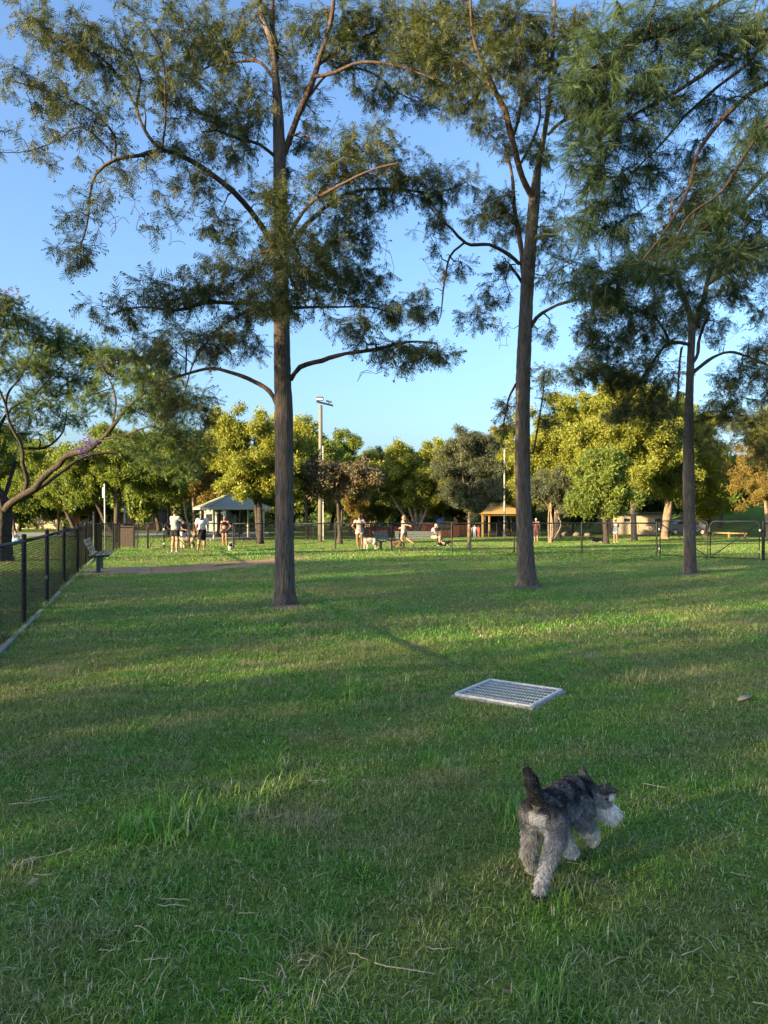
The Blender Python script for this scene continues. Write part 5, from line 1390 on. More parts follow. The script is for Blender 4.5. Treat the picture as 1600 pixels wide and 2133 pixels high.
block('white_house', 'white building glimpsed under the picnic shelter roof', 'building', 425, 470, 84, 2.6, M_WHITE, M_ROOFD, [(.25, .8, 1.1, 2.0), (.75, .8, 1.1, 2.0)], 6)
block('brick_house', 'low dark roofed building across the road behind the bin', 'building', 150, 330, 92, 2.4, pmat('brick', (.20, .10, .07), (.26, .14, .1), 30, .9), M_ROOFD, [(.15, 1.2, .9, 1.8), (.4, 1.2, .9, 1.8), (.65, 1.2, .9, 1.8), (.88, 1.2, .9, 1.8)], 6)
block('pale_house', 'pale low building across the road behind the left fence', 'building', -60, 130, 96, 2.2, M_BEIGE, M_ROOFD, [(.3, 1.4, .9, 1.7), (.6, 1.4, .9, 1.7), (.85, 1.4, .9, 1.7)], 6)
block('hill_house', 'cream house wall glimpsed above the trees on the bank', 'building', 1530, 1575, 118, 5.5, pmat('cream', (.6, .55, .42), None, 4, .8), M_ROOFD, [(.3, .9, 3.2, 4.3), (.72, .9, 3.2, 4.3)], 6)

def car(name, label, pos, yaw, paint, L=4.3):
    root = empty(name, pos, yaw, label, 'car')
    prof = [(-2.1, .35), (-2.15, .75), (-1.95, 1.0), (-1.3, 1.08), (-.75, 1.45), (.75, 1.48), (1.55, 1.05), (2.05, .92), (2.15, .6), (2.1, .35)]
    m = MB(); n = len(prof)
    rows = [(-.86, .0), (-.80, .06), (.80, .06), (.86, .0)]
    Vv = []
    for y, ins in ((-.88, 0), (.88, 0)):
        for x, z in prof:
            k = .84 if z > 1.2 else 1.0
            Vv.append((x * L / 4.3, y * k, z))
    Ff = [tuple(range(n))[::-1], tuple(range(n, 2 * n))] + [(i, (i + 1) % n, n + (i + 1) % n, n + i) for i in range(n)]
    m.add(Vv, Ff); b = m.build('body', paint, root)
    for s in (-1, 1):
        m = MB(); m.add([(-1.15, s * .885, 1.08), (-.68, s * .80, 1.39), (-.05, s * .79, 1.41), (-.05, s * .885, 1.07)], [(0, 1, 2, 3)] if s > 0 else [(3, 2, 1, 0)]); w = m.build('side_window', M_GLASS, root)
        m = MB(); m.add([(.02, s * .885, 1.07), (.02, s * .79, 1.41), (.66, s * .80, 1.40), (1.28, s * .885, 1.06)], [(0, 1, 2, 3)] if s > 0 else [(3, 2, 1, 0)]); m.build('side_window', M_GLASS, root)
        for x in (-1.32, 1.35):
            w = MB().tube([(x, s * .70, .32), (x, s * .90, .32)], .32, 18).build('wheel', M_TYRE, root, smooth=False)
            MB().tube([(x, s * .88, .32), (x, s * .915, .32)], .19, 12).build('rim', M_GALV, w)
        MB().box((2.11, s * .62, .74), (.06, .34, .14), 0, .02).build('headlight', M_WHITE, root)
        MB().box((-2.11, s * .66, .80), (.06, .26, .16), 0, .02).build('tail_light', M_RED, root)
    return root
car('parked_car', 'grey parked car half hidden between the sunlit trunk and the slim trunk', GX(1425, 70) , R(6), M_GREYC)
def barrier():
    a = GX(1486, 60); b = GX(1552, 58); root = empty('barrier_rail', a, 0, 'low yellow barrier rail seen through the double gate', 'barrier')
    v = b - a
    for t in (0, .5, 1): MB().box(v * t + [0, 0, .3], (.13, .13, .60), 0, .01).build('post', M_YELLOW, root)
    an = math.atan2(v[1], v[0])
    MB().box(v * .5 + [0, -.12, .52], (float(np.linalg.norm(v)) + .2, .06, .11), an, .01).build('rail', M_YELLOW, root)
barrier()
M_ROCK = pmat('brown_rock', (0.20, 0.16, 0.12), (0.12, 0.10, 0.08), 6, .95, .5)
def rock_wall():
    rnd = random.Random(8); a = GX(1180, 68); root = empty('boulder_row', a, 0, 'three low brown boulders at the edge of the shaded trees', 'boulders')
    import bmesh
    for i in range(3):
        bm = bmesh.new(); bmesh.ops.create_icosphere(bm, subdivisions=2, radius=1)
        sx, sz = rnd.uniform(.3, .65), rnd.uniform(.14, .24)
        for v in bm.verts: v.co = Vector((v.co.x * sx, v.co.y * .3, v.co.z * sz)) * rnd.uniform(.92, 1.06)
        me = bpy.data.meshes.new('boulder'); bm.to_mesh(me); bm.free(); me.materials.append(M_ROCK)
        link('boulder', me, root, (i * .95 + rnd.uniform(-.1, .1), rnd.uniform(-.3, .3), sz * .6))
rock_wall()
# ================================================================== bodies: smooth blended volumes meshed as one surface
def surface(prims, h, cuts=()):
    """prims: ('c',p0,r0,p1,r1,k) tapered capsule, ('f',...) the same with flat ends, ('e',c,radii,k) ellipsoid. Returns verts, quads."""
    lo = np.full(3, 1e9); hi = np.full(3, -1e9); bb = []
    for p in prims:
        if p[0] in 'cf':
            r = max(p[2], p[4]); a = np.minimum(p[1], p[3]) - r; b = np.maximum(p[1], p[3]) + r
        else:
            a = np.array(p[1]) - np.array(p[2]); b = np.array(p[1]) + np.array(p[2])
        bb.append((a, b)); lo = np.minimum(lo, a); hi = np.maximum(hi, b)
    lo = lo - 4 * h; hi = hi + 4 * h
    n = np.ceil((hi - lo) / h).astype(int) + 1
    ax = [lo[i] + h * np.arange(n[i]) for i in range(3)]
    Fd = np.full(n, 0.5)
    for p, (a, b) in zip(prims, bb):
        k = p[-1]; m = k + 3 * h
        s = [slice(max(0, int((a[i] - m - lo[i]) / h)), min(n[i], int((b[i] + m - lo[i]) / h) + 2)) for i in range(3)]
        x = ax[0][s[0]][:, None, None]; y = ax[1][s[1]][None, :, None]; z = ax[2][s[2]][None, None, :]
        if p[0] in 'cf':
            p0 = np.array(p[1], float); d = np.array(p[3], float) - p0; L2 = float(d @ d) + 1e-12
            tu = ((x - p0[0]) * d[0] + (y - p0[1]) * d[1] + (z - p0[2]) * d[2]) / L2
            t = np.clip(tu, 0, 1); r = p[2] + (p[4] - p[2]) * t
            if p[0] == 'c':
                D = np.sqrt((x - p0[0] - t * d[0]) ** 2 + (y - p0[1] - t * d[1]) ** 2 + (z - p0[2] - t * d[2]) ** 2) - r
            else:
                D = np.sqrt((x - p0[0] - tu * d[0]) ** 2 + (y - p0[1] - tu * d[1]) ** 2 + (z - p0[2] - tu * d[2]) ** 2) - r
                D = np.maximum(D, np.maximum(-tu, tu - 1) * math.sqrt(L2))
        else:
            c, r = np.array(p[1], float), np.array(p[2], float)
            q = [(v - c[i]) for i, v in enumerate((x, y, z))]
            k0 = np.sqrt(sum((q[i] / r[i]) ** 2 for i in range(3))); k1 = np.sqrt(sum((q[i] / r[i] ** 2) ** 2 for i in range(3))) + 1e-9
            D = k0 * (k0 - 1) / k1
        sub = Fd[s[0], s[1], s[2]]
        hh = np.maximum(k - np.abs(sub - D), 0) / k if k > 0 else 0
        Fd[s[0], s[1], s[2]] = np.minimum(sub, D) - hh * hh * k / 4
    for nrm, off in cuts:                                   # keep the side where nrm.x < off
        Fd = np.maximum(Fd, ax[0][:, None, None] * nrm[0] + ax[1][None, :, None] * nrm[1] + ax[2][None, None, :] * nrm[2] - off)
    S = Fd < 0
    c8 = [(i, j, k) for i in (0, 1) for j in (0, 1) for k in (0, 1)]
    cn = sum(S[i:n[0] - 1 + i, j:n[1] - 1 + j, k:n[2] - 1 + k].astype(np.int8) for i, j, k in c8)
    act = (cn > 0) & (cn < 8)
    I = np.argwhere(act); idx = np.full(act.shape, -1); idx[act] = np.arange(len(I))
    pos = np.zeros((len(I), 3)); w = np.zeros(len(I))
    for a in c8:
        for d in range(3):
            if a[d] == 1: continue
            b = list(a); b[d] = 1
            A = I + a; B = I + b
            fa = Fd[A[:, 0], A[:, 1], A[:, 2]]; fb = Fd[B[:, 0], B[:, 1], B[:, 2]]
            cr = (fa < 0) != (fb < 0); t = np.where(cr, fa / (fa - fb + 1e-12), 0)
            pos += np.where(cr[:, None], A + t[:, None] * (B - A), 0); w += cr
    Vv = lo + h * pos / w[:, None]
    Q = []
    for d in range(3):
        e, f = [(1, 2), (2, 0), (0, 1)][d]
        sl0 = [slice(1, n[q] - 1) for q in range(3)]; sl1 = list(sl0)
        sl0[d] = slice(0, n[d] - 1); sl1[d] = slice(1, n[d])
        ch = S[tuple(sl0)] != S[tuple(sl1)]
        E = np.argwhere(ch); add = np.ones(3, int); add[d] = 0; E = E + add
        ins = S[E[:, 0], E[:, 1], E[:, 2]]
        def cell(de, df):
            q = E.copy(); q[:, e] += de; q[:, f] += df; return idx[q[:, 0], q[:, 1], q[:, 2]]
        q = np.stack([cell(-1, -1), cell(0, -1), cell(0, 0), cell(-1, 0)], 1)
        q[~ins] = q[~ins][:, ::-1]
        Q.append(q)
    return Vv, np.vstack(Q)

def solid(name, prims, h, mat, parent, cuts=(), coat=None, attrs=None):
    Vv, Q = surface(prims, h, cuts)
    at = {'coat': coat(Vv)} if coat else None
    return link(name, np_mesh(name, Vv, Q, mat, True, at), parent)

# ------------------------------------------------------------------ people
M_SKIN = pmat('skin', (0.37, 0.205, 0.14), (0.32, 0.17, 0.115), 12, .55)
M_SKIN_T = pmat('tanned_skin', (0.28, 0.14, 0.088), (0.24, 0.115, 0.072), 12, .55)
M_HAIR_D = pmat('dark_hair', (0.018, 0.012, 0.010), (0.035, 0.024, 0.018), 60, .5)
M_HAIR_B = pmat('brown_hair', (0.075, 0.042, 0.025), (0.11, 0.065, 0.04), 60, .5)
M_HAIR_G = pmat('grey_hair', (0.42, 0.36, 0.33), (0.35, 0.3, 0.28), 60, .6)
def cloth(name, c, c2=None, scale=9): return pmat(name, c, c2, scale, .9, .15, spec=.1)
M_GREYT = cloth('grey_jersey', (0.30, 0.30, 0.30), (0.25, 0.25, 0.255))
M_BLKC = cloth('black_cloth', (0.012, 0.012, 0.014), (0.02, 0.02, 0.022))
M_NAVY = cloth('navy_cloth', (0.02, 0.024, 0.045))
M_FLORAL = pmat('floral_cotton', (0.62, 0.57, 0.58), (0.42, 0.22, 0.26), 26, .9, .1, spec=.1, lo=.52, hi=.6)
M_PRINT = pmat('patterned_blouse', (0.42, 0.34, 0.31), (0.22, 0.15, 0.14), 30, .9, .1, spec=.1, lo=.48, hi=.56)
M_WHITEC = cloth('white_cotton', (0.60, 0.58, 0.58), (0.52, 0.5, 0.5))
M_PINK = pmat('pink_checked_shirt', (0.52, 0.27, 0.29), (0.40, 0.20, 0.25), 22, .9, .1, spec=.1)
M_SALMON = cloth('salmon_cotton', (0.48, 0.21, 0.16), (0.42, 0.18, 0.14))
M_SKYC = cloth('pale_blue_cotton', (0.42, 0.47, 0.58), (0.5, 0.52, 0.6))
M_OLIVE = cloth('olive_floral_top', (0.20, 0.19, 0.15), (0.30, 0.24, 0.22), 24)
M_BLUEC = cloth('blue_cotton', (0.10, 0.28, 0.42))
M_REDC = cloth('red_cotton', (0.42, 0.06, 0.05))
M_CREAMC = cloth('cream_shorts', (0.48, 0.42, 0.33))
M_SHOE = pmat('dark_shoe', (0.03, 0.025, 0.022), None, 20, .6)
M_SHOEW = pmat('white_shoe', (0.6, 0.58, 0.55), None, 20, .6)
M_EYE = pmat('eye_dark', (0.01, 0.008, 0.008), None, 5, .2)

BASE = {'pelvis': (0, 0, .95), 'waist': (0, 0, 1.09), 'chest': (0, .0, 1.30), 'neck': (0, .01, 1.46), 'head': (0, -.005, 1.595),
        'hipL': (.09, 0, .91), 'kneeL': (.095, -.01, .50), 'ankL': (.095, .025, .085), 'hipR': (-.09, 0, .91), 'kneeR': (-.095, -.01, .50), 'ankR': (-.095, .025, .085),
        'shL': (.175, 0, 1.41), 'elL': (.225, .02, 1.13), 'wrL': (.235, -.04, .88), 'shR': (-.175, 0, 1.41), 'elR': (-.225, .02, 1.13), 'wrR': (-.235, -.04, .88)}
def person(label, pos, yaw, height, pose=None, skin=M_SKIN, outfit=(), hair=('short', M_HAIR_D), shoes=M_SHOE, girth=1.0, gaze=0.0, h=.013):
    """faces -y in its own frame; pose overrides joints given for a 1.71 m figure"""
    J = {k: np.array(v, float) for k, v in BASE.items()}
    for k, v in (pose or {}).items(): J[k] = np.array(v, float)
    s = height / 1.71; g = girth
    root = empty('person', pos, yaw, label, 'person'); root.scale = (s, s, s)
    hd = J['head']; cg, sg = math.cos(gaze), math.sin(gaze)
    def H(x, y, z): return hd + np.array([cg * x - sg * y, sg * x + cg * y, z])
    pr = [('e', J['pelvis'], (.155 * g, .115 * g, .12), .05), ('c', J['pelvis'], .12 * g, J['waist'], .108 * g, .05), ('c', J['waist'], .108 * g, J['chest'], .125 * g, .06),
          ('e', J['chest'] + [0, 0, .02], (.165 * g, .11 * g, .15), .06), ('c', J['shL'] * .8 + J['chest'] * .2, .06, J['shR'] * .8 + J['chest'] * .2, .06, .05),
          ('c', J['chest'] + [0, 0, .08], .07, J['neck'] + [0, 0, .03], .052, .05), ('c', J['neck'], .052, hd + [0, .01, -.03], .055, .03),
          ('e', hd + [0, .01, .015], (.074, .092, .098), .02), ('c', H(0, -.045, -.05), .048, H(0, -.06, -.075), .034, .03), ('c', H(0, -.095, .0), .011, H(0, -.108, -.022), .014, .012),
          ('e', H(.077, .005, -.005), (.012, .022, .03), .01), ('e', H(-.077, .005, -.005), (.012, .022, .03), .01)]
    for sd in 'LR':
        x = 1 if sd == 'L' else -1
        sh, el, wr = J['sh' + sd], J['el' + sd], J['wr' + sd]
        hp, kn, an = J['hip' + sd], J['knee' + sd], J['ank' + sd]
        pr += [('c', sh, .058 * g, el, .042 * g, .03), ('c', el, .042 * g, wr, .029, .02), ('c', hp, .092 * g, kn, .060 * g, .04), ('c', kn, .060 * g, kn * .6 + an * .4 + [0, .012, 0], .056 * g, .03), ('c', kn * .6 + an * .4 + [0, .012, 0], .056 * g, an, .037, .03)]
        fd = np.array([0, -1, 0.]) if not pose or ('toe' + sd) not in (pose or {}) else np.array(pose['toe' + sd], float)
        fd = fd / np.linalg.norm(fd)
        heel = an + np.array([0, .03, -.045]) ; 
        pr += [('c', an + [0, .01, -.04], .036, an + fd * .14 + [0, 0, -.055], .028, .02)]
        # hand: palm, four fingers of different length, thumb from the side of the palm
        fa = (wr - el); fa /= np.linalg.norm(fa)
        sidev = np.cross(fa, np.array([x, 0, 0.])); 
        if np.linalg.norm(sidev) < .2: sidev = np.cross(fa, np.array([0, 0, 1.]))
        sidev /= np.linalg.norm(sidev); nrm = np.cross(fa, sidev)
        pl = wr + fa * .075
        pr += [('c', wr, .026, wr + fa * .06, .030, .015), ('c', wr + fa * .05 + sidev * .018, .020, wr + fa * .085 + sidev * .02, .016, .012), ('c', wr + fa * .05 - sidev * .018, .020, wr + fa * .085 - sidev * .02, .016, .012)]
        for fi, (o, ln) in enumerate(((-.03, .058), (-.01, .072), (.01, .078), (.03, .07))):
            b0 = wr + fa * .09 + sidev * o; mid = b0 + fa * ln * .55 + nrm * .008; tip = mid + fa * ln * .4 + nrm * .022
            pr += [('c', b0, .0095, mid, .0085, .004), ('c', mid, .0085, tip, .0075, .004)]
        t0 = wr + fa * .03 + sidev * .026; t1 = t0 + fa * .035 + sidev * .028 + nrm * .01
        pr += [('c', t0, .013, t1, .010, .008), ('c', t1, .010, t1 + fa * .03 + nrm * .01, .0085, .004)]
    solid('body', pr, h, skin, root)
    for ex in (-.032, .032):
        m = MB(); q = H(ex, -.078, .012)
        m.box(q, (.022, .014, .010), 0, .004); m.build('eye', M_EYE, root)
    m = MB(); m.box(H(0, -.100, -.052), (.042, .012, .009), 0, .003); m.build('mouth', M_REDC, root)
    # hair
    kind, hm = hair
    hp_ = [('e', hd + [0, .022, .035], (.086, .098, .093), .01)]
    if kind == 'long': hp_ += [('c', H(0, .06, .0), .082, H(0, .085, -.16), .075, .03), ('c', H(0, .085, -.16), .075, H(.02, .09, -.30), .035, .03), ('c', H(.055, .03, .0), .04, H(.06, .05, -.16), .035, .02), ('c', H(-.055, .03, .0), .04, H(-.06, .05, -.16), .035, .02)]
    if kind == 'bun': hp_ += [('e', H(0, .10, .06), (.045, .045, .045), .015)]
    if kind == 'tail': hp_ += [('c', H(0, .10, .03), .03, H(0, .16, -.06), .034, .02), ('c', H(0, .16, -.06), .034, H(0, .15, -.2), .014, .02)]
    if kind == 'cap': hp_ += [('e', H(0, -.09, .045), (.07, .07, .012), .01)]
    f0 = np.array([sg, -cg, 0.0]) ; f0 = np.array([-0.0 + sg * 1.0, -cg, 0.0])
    nrm = np.array([sg, -cg, -.62]) if kind != 'cap' else np.array([0, 0, -1.0])
    nrm /= np.linalg.norm(nrm)
    cut = [(nrm, float(nrm @ (hd + np.array([0, 0, .015])) + .048))]
    solid('hair', hp_, h * .8, hm, root, cut if kind != 'cap' else [(np.array([0, 0, -1.]), -(hd[2] + .02))])
    # clothing follows the same bones a little outside the skin
    for typ, mt in outfit:
        o = .014; c = []; cuts = []
        tor = [('c', J['waist'], .108 * g + o, J['chest'], .125 * g + o, .05), ('e', J['chest'] + [0, 0, .02], (.165 * g + o, .11 * g + o, .15), .05)]
        up = J['chest'] - J['waist']; up = up / np.linalg.norm(up)
        if typ in ('tshirt', 'shirt', 'loose'):
            ln = {'tshirt': .55, 'shirt': .6, 'loose': .8}[typ]; w = .02 if typ == 'loose' else 0
            c = tor + [('e', J['pelvis'] + [0, 0, .04], (.155 * g + o + .008, .118 * g + o + .008, .12), .04), ('c', J['pelvis'], .12 * g + o, J['waist'], .112 * g + o, .05), ('c', J['shL'] * .8 + J['chest'] * .2, .072, J['shR'] * .8 + J['chest'] * .2, .072, .04)]
            for sd in 'LR':
                a, b = J['sh' + sd], J['el' + sd]
                c.append(('f', a, .074 * g, a + (b - a) * ln, .064 * g + w, .03)); c.append(('e', a, (.076 * g, .074 * g, .072 * g), .03))
            cuts = [(-up, float(-up @ (J['pelvis'] - up * .05)))]
            cuts.append((np.array([0, 0, 1.]), float(J['neck'][2] + .025)))
            solid('shirt', c, h, mt, root, cuts)
        elif typ in ('tank', 'crop'):
            c = tor + ([('c', J['pelvis'] + [0, 0, .02], .125 * g + o, J['waist'], .112 * g + o, .05), ('e', J['pelvis'] + [0, 0, .03], (.155 * g + o, .118 * g + o, .11), .04)] if typ == 'tank' else [])
            for x in (-1, 1): c.append(('c', J['chest'] + [x * .08, 0, .08], .05, J['chest'] + [x * .10, .0, .15], .035, .03))
            lowz = J['pelvis'] if typ == 'tank' else J['chest'] - up * .09
            cuts = [(-up, float(-up @ lowz)), (np.array([0, 0, 1.]), float(J['neck'][2] - .03))]
            solid('top', c, h, mt, root, cuts)
        elif typ in ('shorts', 'hot', 'trousers'):
            fr = {'shorts': .62, 'hot': .28, 'trousers': 1.0}[typ]
            c = [('e', J['pelvis'], (.158 * g + o * .7, .118 * g + o * .7, .122), .04), ('c', J['pelvis'], .125 * g + o * .6, J['pelvis'] + (J['waist'] - J['pelvis']) * .55, .115 * g + o * .5, .04)]
            for sd in 'LR':
                a, b, e = J['hip' + sd], J['knee' + sd], J['ank' + sd]
                if typ == 'trousers': c += [('c', a, .10 * g, b, .072, .03), ('f', b, .072, e, .055, .02)]
                else: c.append(('f', a, .104 * g, a + (b - a) * fr, (.098 if typ == 'shorts' else .096) * g, .03))
            solid('shorts' if typ != 'trousers' else 'trousers', c, h, mt, root)
        elif typ in ('skirt', 'flare'):
            a = J['pelvis'] + (J['waist'] - J['pelvis']) * .6; b = (J['kneeL'] + J['kneeR']) / 2; fr = .92 if typ == 'skirt' else .6
            e = J['pelvis'] + (b - J['pelvis']) * fr
            c = [('c', a, .112 * g + o, J['pelvis'], .14 * g + o, .05), ('f', J['pelvis'] + [0, 0, .02], .158 * g, e, (.165 if typ == 'skirt' else .20) * g, .05)]
            solid('skirt', c, h, mt, root)
    for sd in 'LR':
        an = J['ank' + sd]; fd = np.array((pose or {}).get('toe' + sd, (0, -1, 0)), float); fd /= np.linalg.norm(fd)
        if shoes:
            solid('shoe', [('c', an + [0, .02, -.048], .043, an + fd * .07 + [0, 0, -.05], .043, .02), ('c', an + fd * .05 + [0, 0, -.055], .042, an + fd * .155 + [0, 0, -.058], .033, .02)], h, shoes, root, [(np.array([0, 0, 1.]), float(an[2] + .005))])
    return root

def facing(deg): return R(deg)          # 0 looks at the camera, 180 looks away, 90 looks right

bare = dict()
g = G(365, 1151)
person('man in grey T-shirt and black shorts with an arm stretched out', g, R(152), 1.76, {'elL': (.235, -.02, 1.16), 'wrL': (.25, -.16, .93), 'elR': (-.30, -.16, 1.22), 'wrR': (-.33, -.40, 1.14), 'ankL': (.13, .02, .085), 'ankR': (-.13, .04, .085), 'kneeL': (.11, -.01, .5), 'kneeR': (-.11, -.01, .5)},
       M_SKIN, [('tshirt', M_GREYT), ('shorts', M_BLKC)], ('short', M_HAIR_D), M_SHOEW, 1.05, R(35))
g = G(421, 1149)
person('woman in loose floral top and black knee-length skirt', g, R(198), 1.66, {'ankL': (.17, -.06, .085), 'kneeL': (.12, -.05, .5), 'elL': (.24, .0, 1.15), 'wrL': (.22, -.14, .98), 'elR': (-.25, .02, 1.15), 'wrR': (-.26, -.06, .93)},
       M_SKIN_T, [('loose', M_FLORAL), ('skirt', M_BLKC)], ('long', M_HAIR_D), M_SHOE, 1.12, R(-25))
g = G(468.5, 1141)
person('woman in dark sports top and shorts with a hand on her hip', g, R(-10), 1.66, {'elL': (.33, .06, 1.17), 'wrL': (.20, -.06, 1.0), 'ankL': (.12, .02, .085), 'ankR': (-.08, .02, .085)},
       M_SKIN_T, [('crop', M_BLKC), ('hot', M_BLKC)], ('bun', M_HAIR_B), M_SHOE, 1.0, R(-15))
g = G(381, 1141)
person('person in navy top and pale trousers half hidden behind the grey-shirted man', g, R(60), 1.45, {'head': (0, -.06, 1.56), 'elR': (-.22, -.15, 1.15), 'wrR': (-.15, -.35, 1.1)},
       M_SKIN_T, [('tshirt', M_NAVY), ('trousers', M_WHITEC)], ('short', M_HAIR_D), M_SHOE, 1.0)
g = G(749, 1147)
person('woman in patterned blouse and white shorts standing with one hand on hip', g, R(190), 1.62, {'ankR': (.10, .05, .085), 'kneeR': (.04, .0, .5), 'ankL': (.03, .0, .085), 'kneeL': (.10, -.01, .5), 'ankR': (-.16, -.05, .085), 'kneeR': (-.12, -.03, .5), 'elR': (-.33, .05, 1.20), 'wrR': (-.19, -.02, 1.03), 'elL': (.34, .04, 1.18), 'wrL': (.22, -.02, 1.02)},
       M_SKIN_T, [('shirt', M_PRINT), ('hot', M_WHITEC)], ('bun', M_HAIR_D), M_SHOE, 1.08)
g = GX(842, 37.2)
person('barefoot-legged woman in white shorts striding left past the long bench', g + [0, 0, 0.0], R(-112), 1.70, {'kneeL': (.09, -.10, .50), 'ankL': (.09, .04, .09), 'kneeR': (-.09, .10, .52), 'ankR': (-.09, .46, .26), 'toeR': (0, .0, -1), 'elL': (.27, .15, 1.22), 'wrL': (.26, .36, 1.17), 'elR': (-.23, -.05, 1.14), 'wrR': (-.22, -.24, 1.06), 'head': (0, -.02, 1.59)},
       M_SKIN, [('tank', M_OLIVE), ('hot', M_WHITEC)], ('long', M_HAIR_B), M_SHOE, 1.05)
g = GX(902, 41.3)
person('elderly man in pink shirt seated on the end of the long bench', g + [0, 0, 0], R(72), 1.70, {'pelvis': (0, .0, .56), 'waist': (0, -.01, .70), 'chest': (0, -.07, .90), 'neck': (0, -.15, 1.05), 'head': (0, -.21, 1.15), 'hipL': (.10, 0, .53), 'kneeL': (.12, -.44, .55), 'ankL': (.12, -.50, .10), 'hipR': (-.10, 0, .53), 'kneeR': (-.12, -.44, .53), 'ankR': (-.12, -.42, .10),
        'shL': (.18, -.09, 1.0), 'elL': (.23, -.18, .76), 'wrL': (.16, -.40, .68), 'shR': (-.18, -.09, 1.0), 'elR': (-.23, -.18, .76), 'wrR': (-.16, -.40, .68)},
       M_SKIN, [('shirt', M_PINK), ('shorts', M_CREAMC)], ('short', M_HAIR_G), M_SHOE, 1.12)
g = GX(1117, 54)
person('grey-haired man in salmon shirt and shorts standing beyond the second trunk', g, R(160), 1.72, {'elL': (.26, -.0, 1.16), 'wrL': (.20, -.2, 1.08), 'elR': (-.27, .03, 1.14), 'wrR': (-.27, -.02, .92)},
       M_SKIN, [('shirt', M_SALMON), ('shorts', M_SALMON)], ('short', M_HAIR_G), M_SHOE, 1.18)
g = GX(1282.5, 52)
person('woman in white sleeveless top and pale flared skirt looking down', g, R(176), 1.66, {'head': (0, -.09, 1.55), 'neck': (0, -.03, 1.45), 'elL': (.24, -.10, 1.16), 'wrL': (.12, -.3, 1.15), 'elR': (-.24, -.10, 1.16), 'wrR': (-.12, -.3, 1.15)},
       M_SKIN_T, [('tank', M_WHITEC), ('flare', M_SKYC)], ('bun', M_HAIR_D), M_SHOEW, 1.1)
sit = {'pelvis': (0, .0, .13), 'waist': (0, -.02, .27), 'chest': (0, -.06, .47), 'neck': (0, -.09, .62), 'head': (0, -.12, .75), 'hipL': (.10, 0, .11), 'kneeL': (.14, -.34, .36), 'ankL': (.12, -.55, .09), 'hipR': (-.10, 0, .11), 'kneeR': (-.14, -.34, .36), 'ankR': (-.12, -.55, .09), 'shL': (.17, -.07, .57), 'elL': (.22, -.2, .38), 'wrL': (.15, -.38, .40), 'shR': (-.17, -.07, .57), 'elR': (-.22, -.2, .38), 'wrR': (-.15, -.38, .40)}
person('person in pale blue sitting on the grass beside the jacaranda', GX(30, 47), R(70), 1.7, sit, M_SKIN, [('tshirt', M_SKYC), ('trousers', M_BLUEC)], ('short', M_HAIR_B), M_SHOE, 1.0)
for px, d, lab, hgt, ya, of, hr in ((989, 63, 'child in pale top and blue trousers left of the yellow shelter', 1.05, 170, [('tshirt', M_WHITEC), ('trousers', M_BLUEC)], M_HAIR_G),
                                     (997, 63.6, 'child in red clothes under the edge of the yellow shelter', 1.0, 120, [('tshirt', M_REDC), ('trousers', M_REDC)], M_HAIR_B),
                                     (980, 64.5, 'parent in cream shorts and dark top by the playground', 1.6, 200, [('tshirt', M_NAVY), ('shorts', M_CREAMC)], M_HAIR_D)):
    person(lab, GX(px, d), R(ya), hgt, None, M_SKIN_T, of, ('short', hr), M_SHOE, 1.05, h=.02)

# ------------------------------------------------------------------ dogs
M_COAT = attr_mat('dog_coat', .9, .1)
def h3(V, f, s=0):
    """cheap smooth noise in -1..1"""
    V = V * f
    return (np.sin(V[:, 0] + 1.7 * np.sin(V[:, 1] * 1.3 + s)) * np.sin(V[:, 1] + 1.9 * np.sin(V[:, 2] * 1.1 + s)) + np.sin(V[:, 2] * 1.2 + 1.5 * np.sin(V[:, 0] * 1.4 + s))) * .5

def fur(Vv, Q, density, length, width, comb, coat, rnd, lift=.45, pepper=.0):
    """short ribbons of hair over a body; length(p), comb(p,n), coat(p) give per-hair values"""
    T = np.vstack([Q[:, [0, 1, 2]], Q[:, [0, 2, 3]]]); a, b, c = Vv[T[:, 0]], Vv[T[:, 1]], Vv[T[:, 2]]
    nn = np.cross(b - a, c - a); ar = np.linalg.norm(nn, axis=1) / 2; nn /= (2 * ar)[:, None] + 1e-12
    n = int(density * ar.sum()); k = rnd.choice(len(T), n, p=ar / ar.sum())
    u, v = rnd.random(n), rnd.random(n); fl = u + v > 1; u[fl] = 1 - u[fl]; v[fl] = 1 - v[fl]
    p = a[k] + u[:, None] * (b[k] - a[k]) + v[:, None] * (c[k] - a[k]); N = nn[k]
    L = length(p) * rnd.uniform(.6, 1.25, n); cd = comb(p, N); cd -= N * np.sum(cd * N, 1)[:, None]; cd /= np.linalg.norm(cd, axis=1)[:, None] + 1e-9
    cd += rnd.normal(0, .28, (n, 3))
    d0 = N * lift + cd; d0 /= np.linalg.norm(d0, axis=1)[:, None]
    d1 = N * lift * .35 + cd + [0, 0, -.25]; d1 /= np.linalg.norm(d1, axis=1)[:, None]
    sd = np.cross(d0, N + rnd.normal(0, .5, (n, 3))); sd /= np.linalg.norm(sd, axis=1)[:, None] + 1e-9
    w = width * rnd.uniform(.7, 1.3, n)[:, None]
    m = p + d0 * (L * .5)[:, None]; t = m + d1 * (L * .5)[:, None]; p = p - N * .002
    W = np.stack([p - sd * w / 2, p + sd * w / 2, m - sd * w * .4, m + sd * w * .4, t], 1).reshape(-1, 3)
    b0 = np.arange(n)[:, None] * 5
    Fc = (b0[:, None, :] + np.array([[0, 1, 3], [0, 3, 2], [2, 3, 4]])[None]).reshape(-1, 3)
    cc = coat(p); salt = (rnd.random(n) < pepper)[:, None]
    lum = cc.mean(1, keepdims=True)
    col = np.clip(np.where(salt, np.where(lum < .2, cc * 3.2 + .03, cc * .28), cc) * rnd.uniform(.55, 1.4, n)[:, None], 0, 1)
    return W, Fc, np.repeat(col, 5, 0)

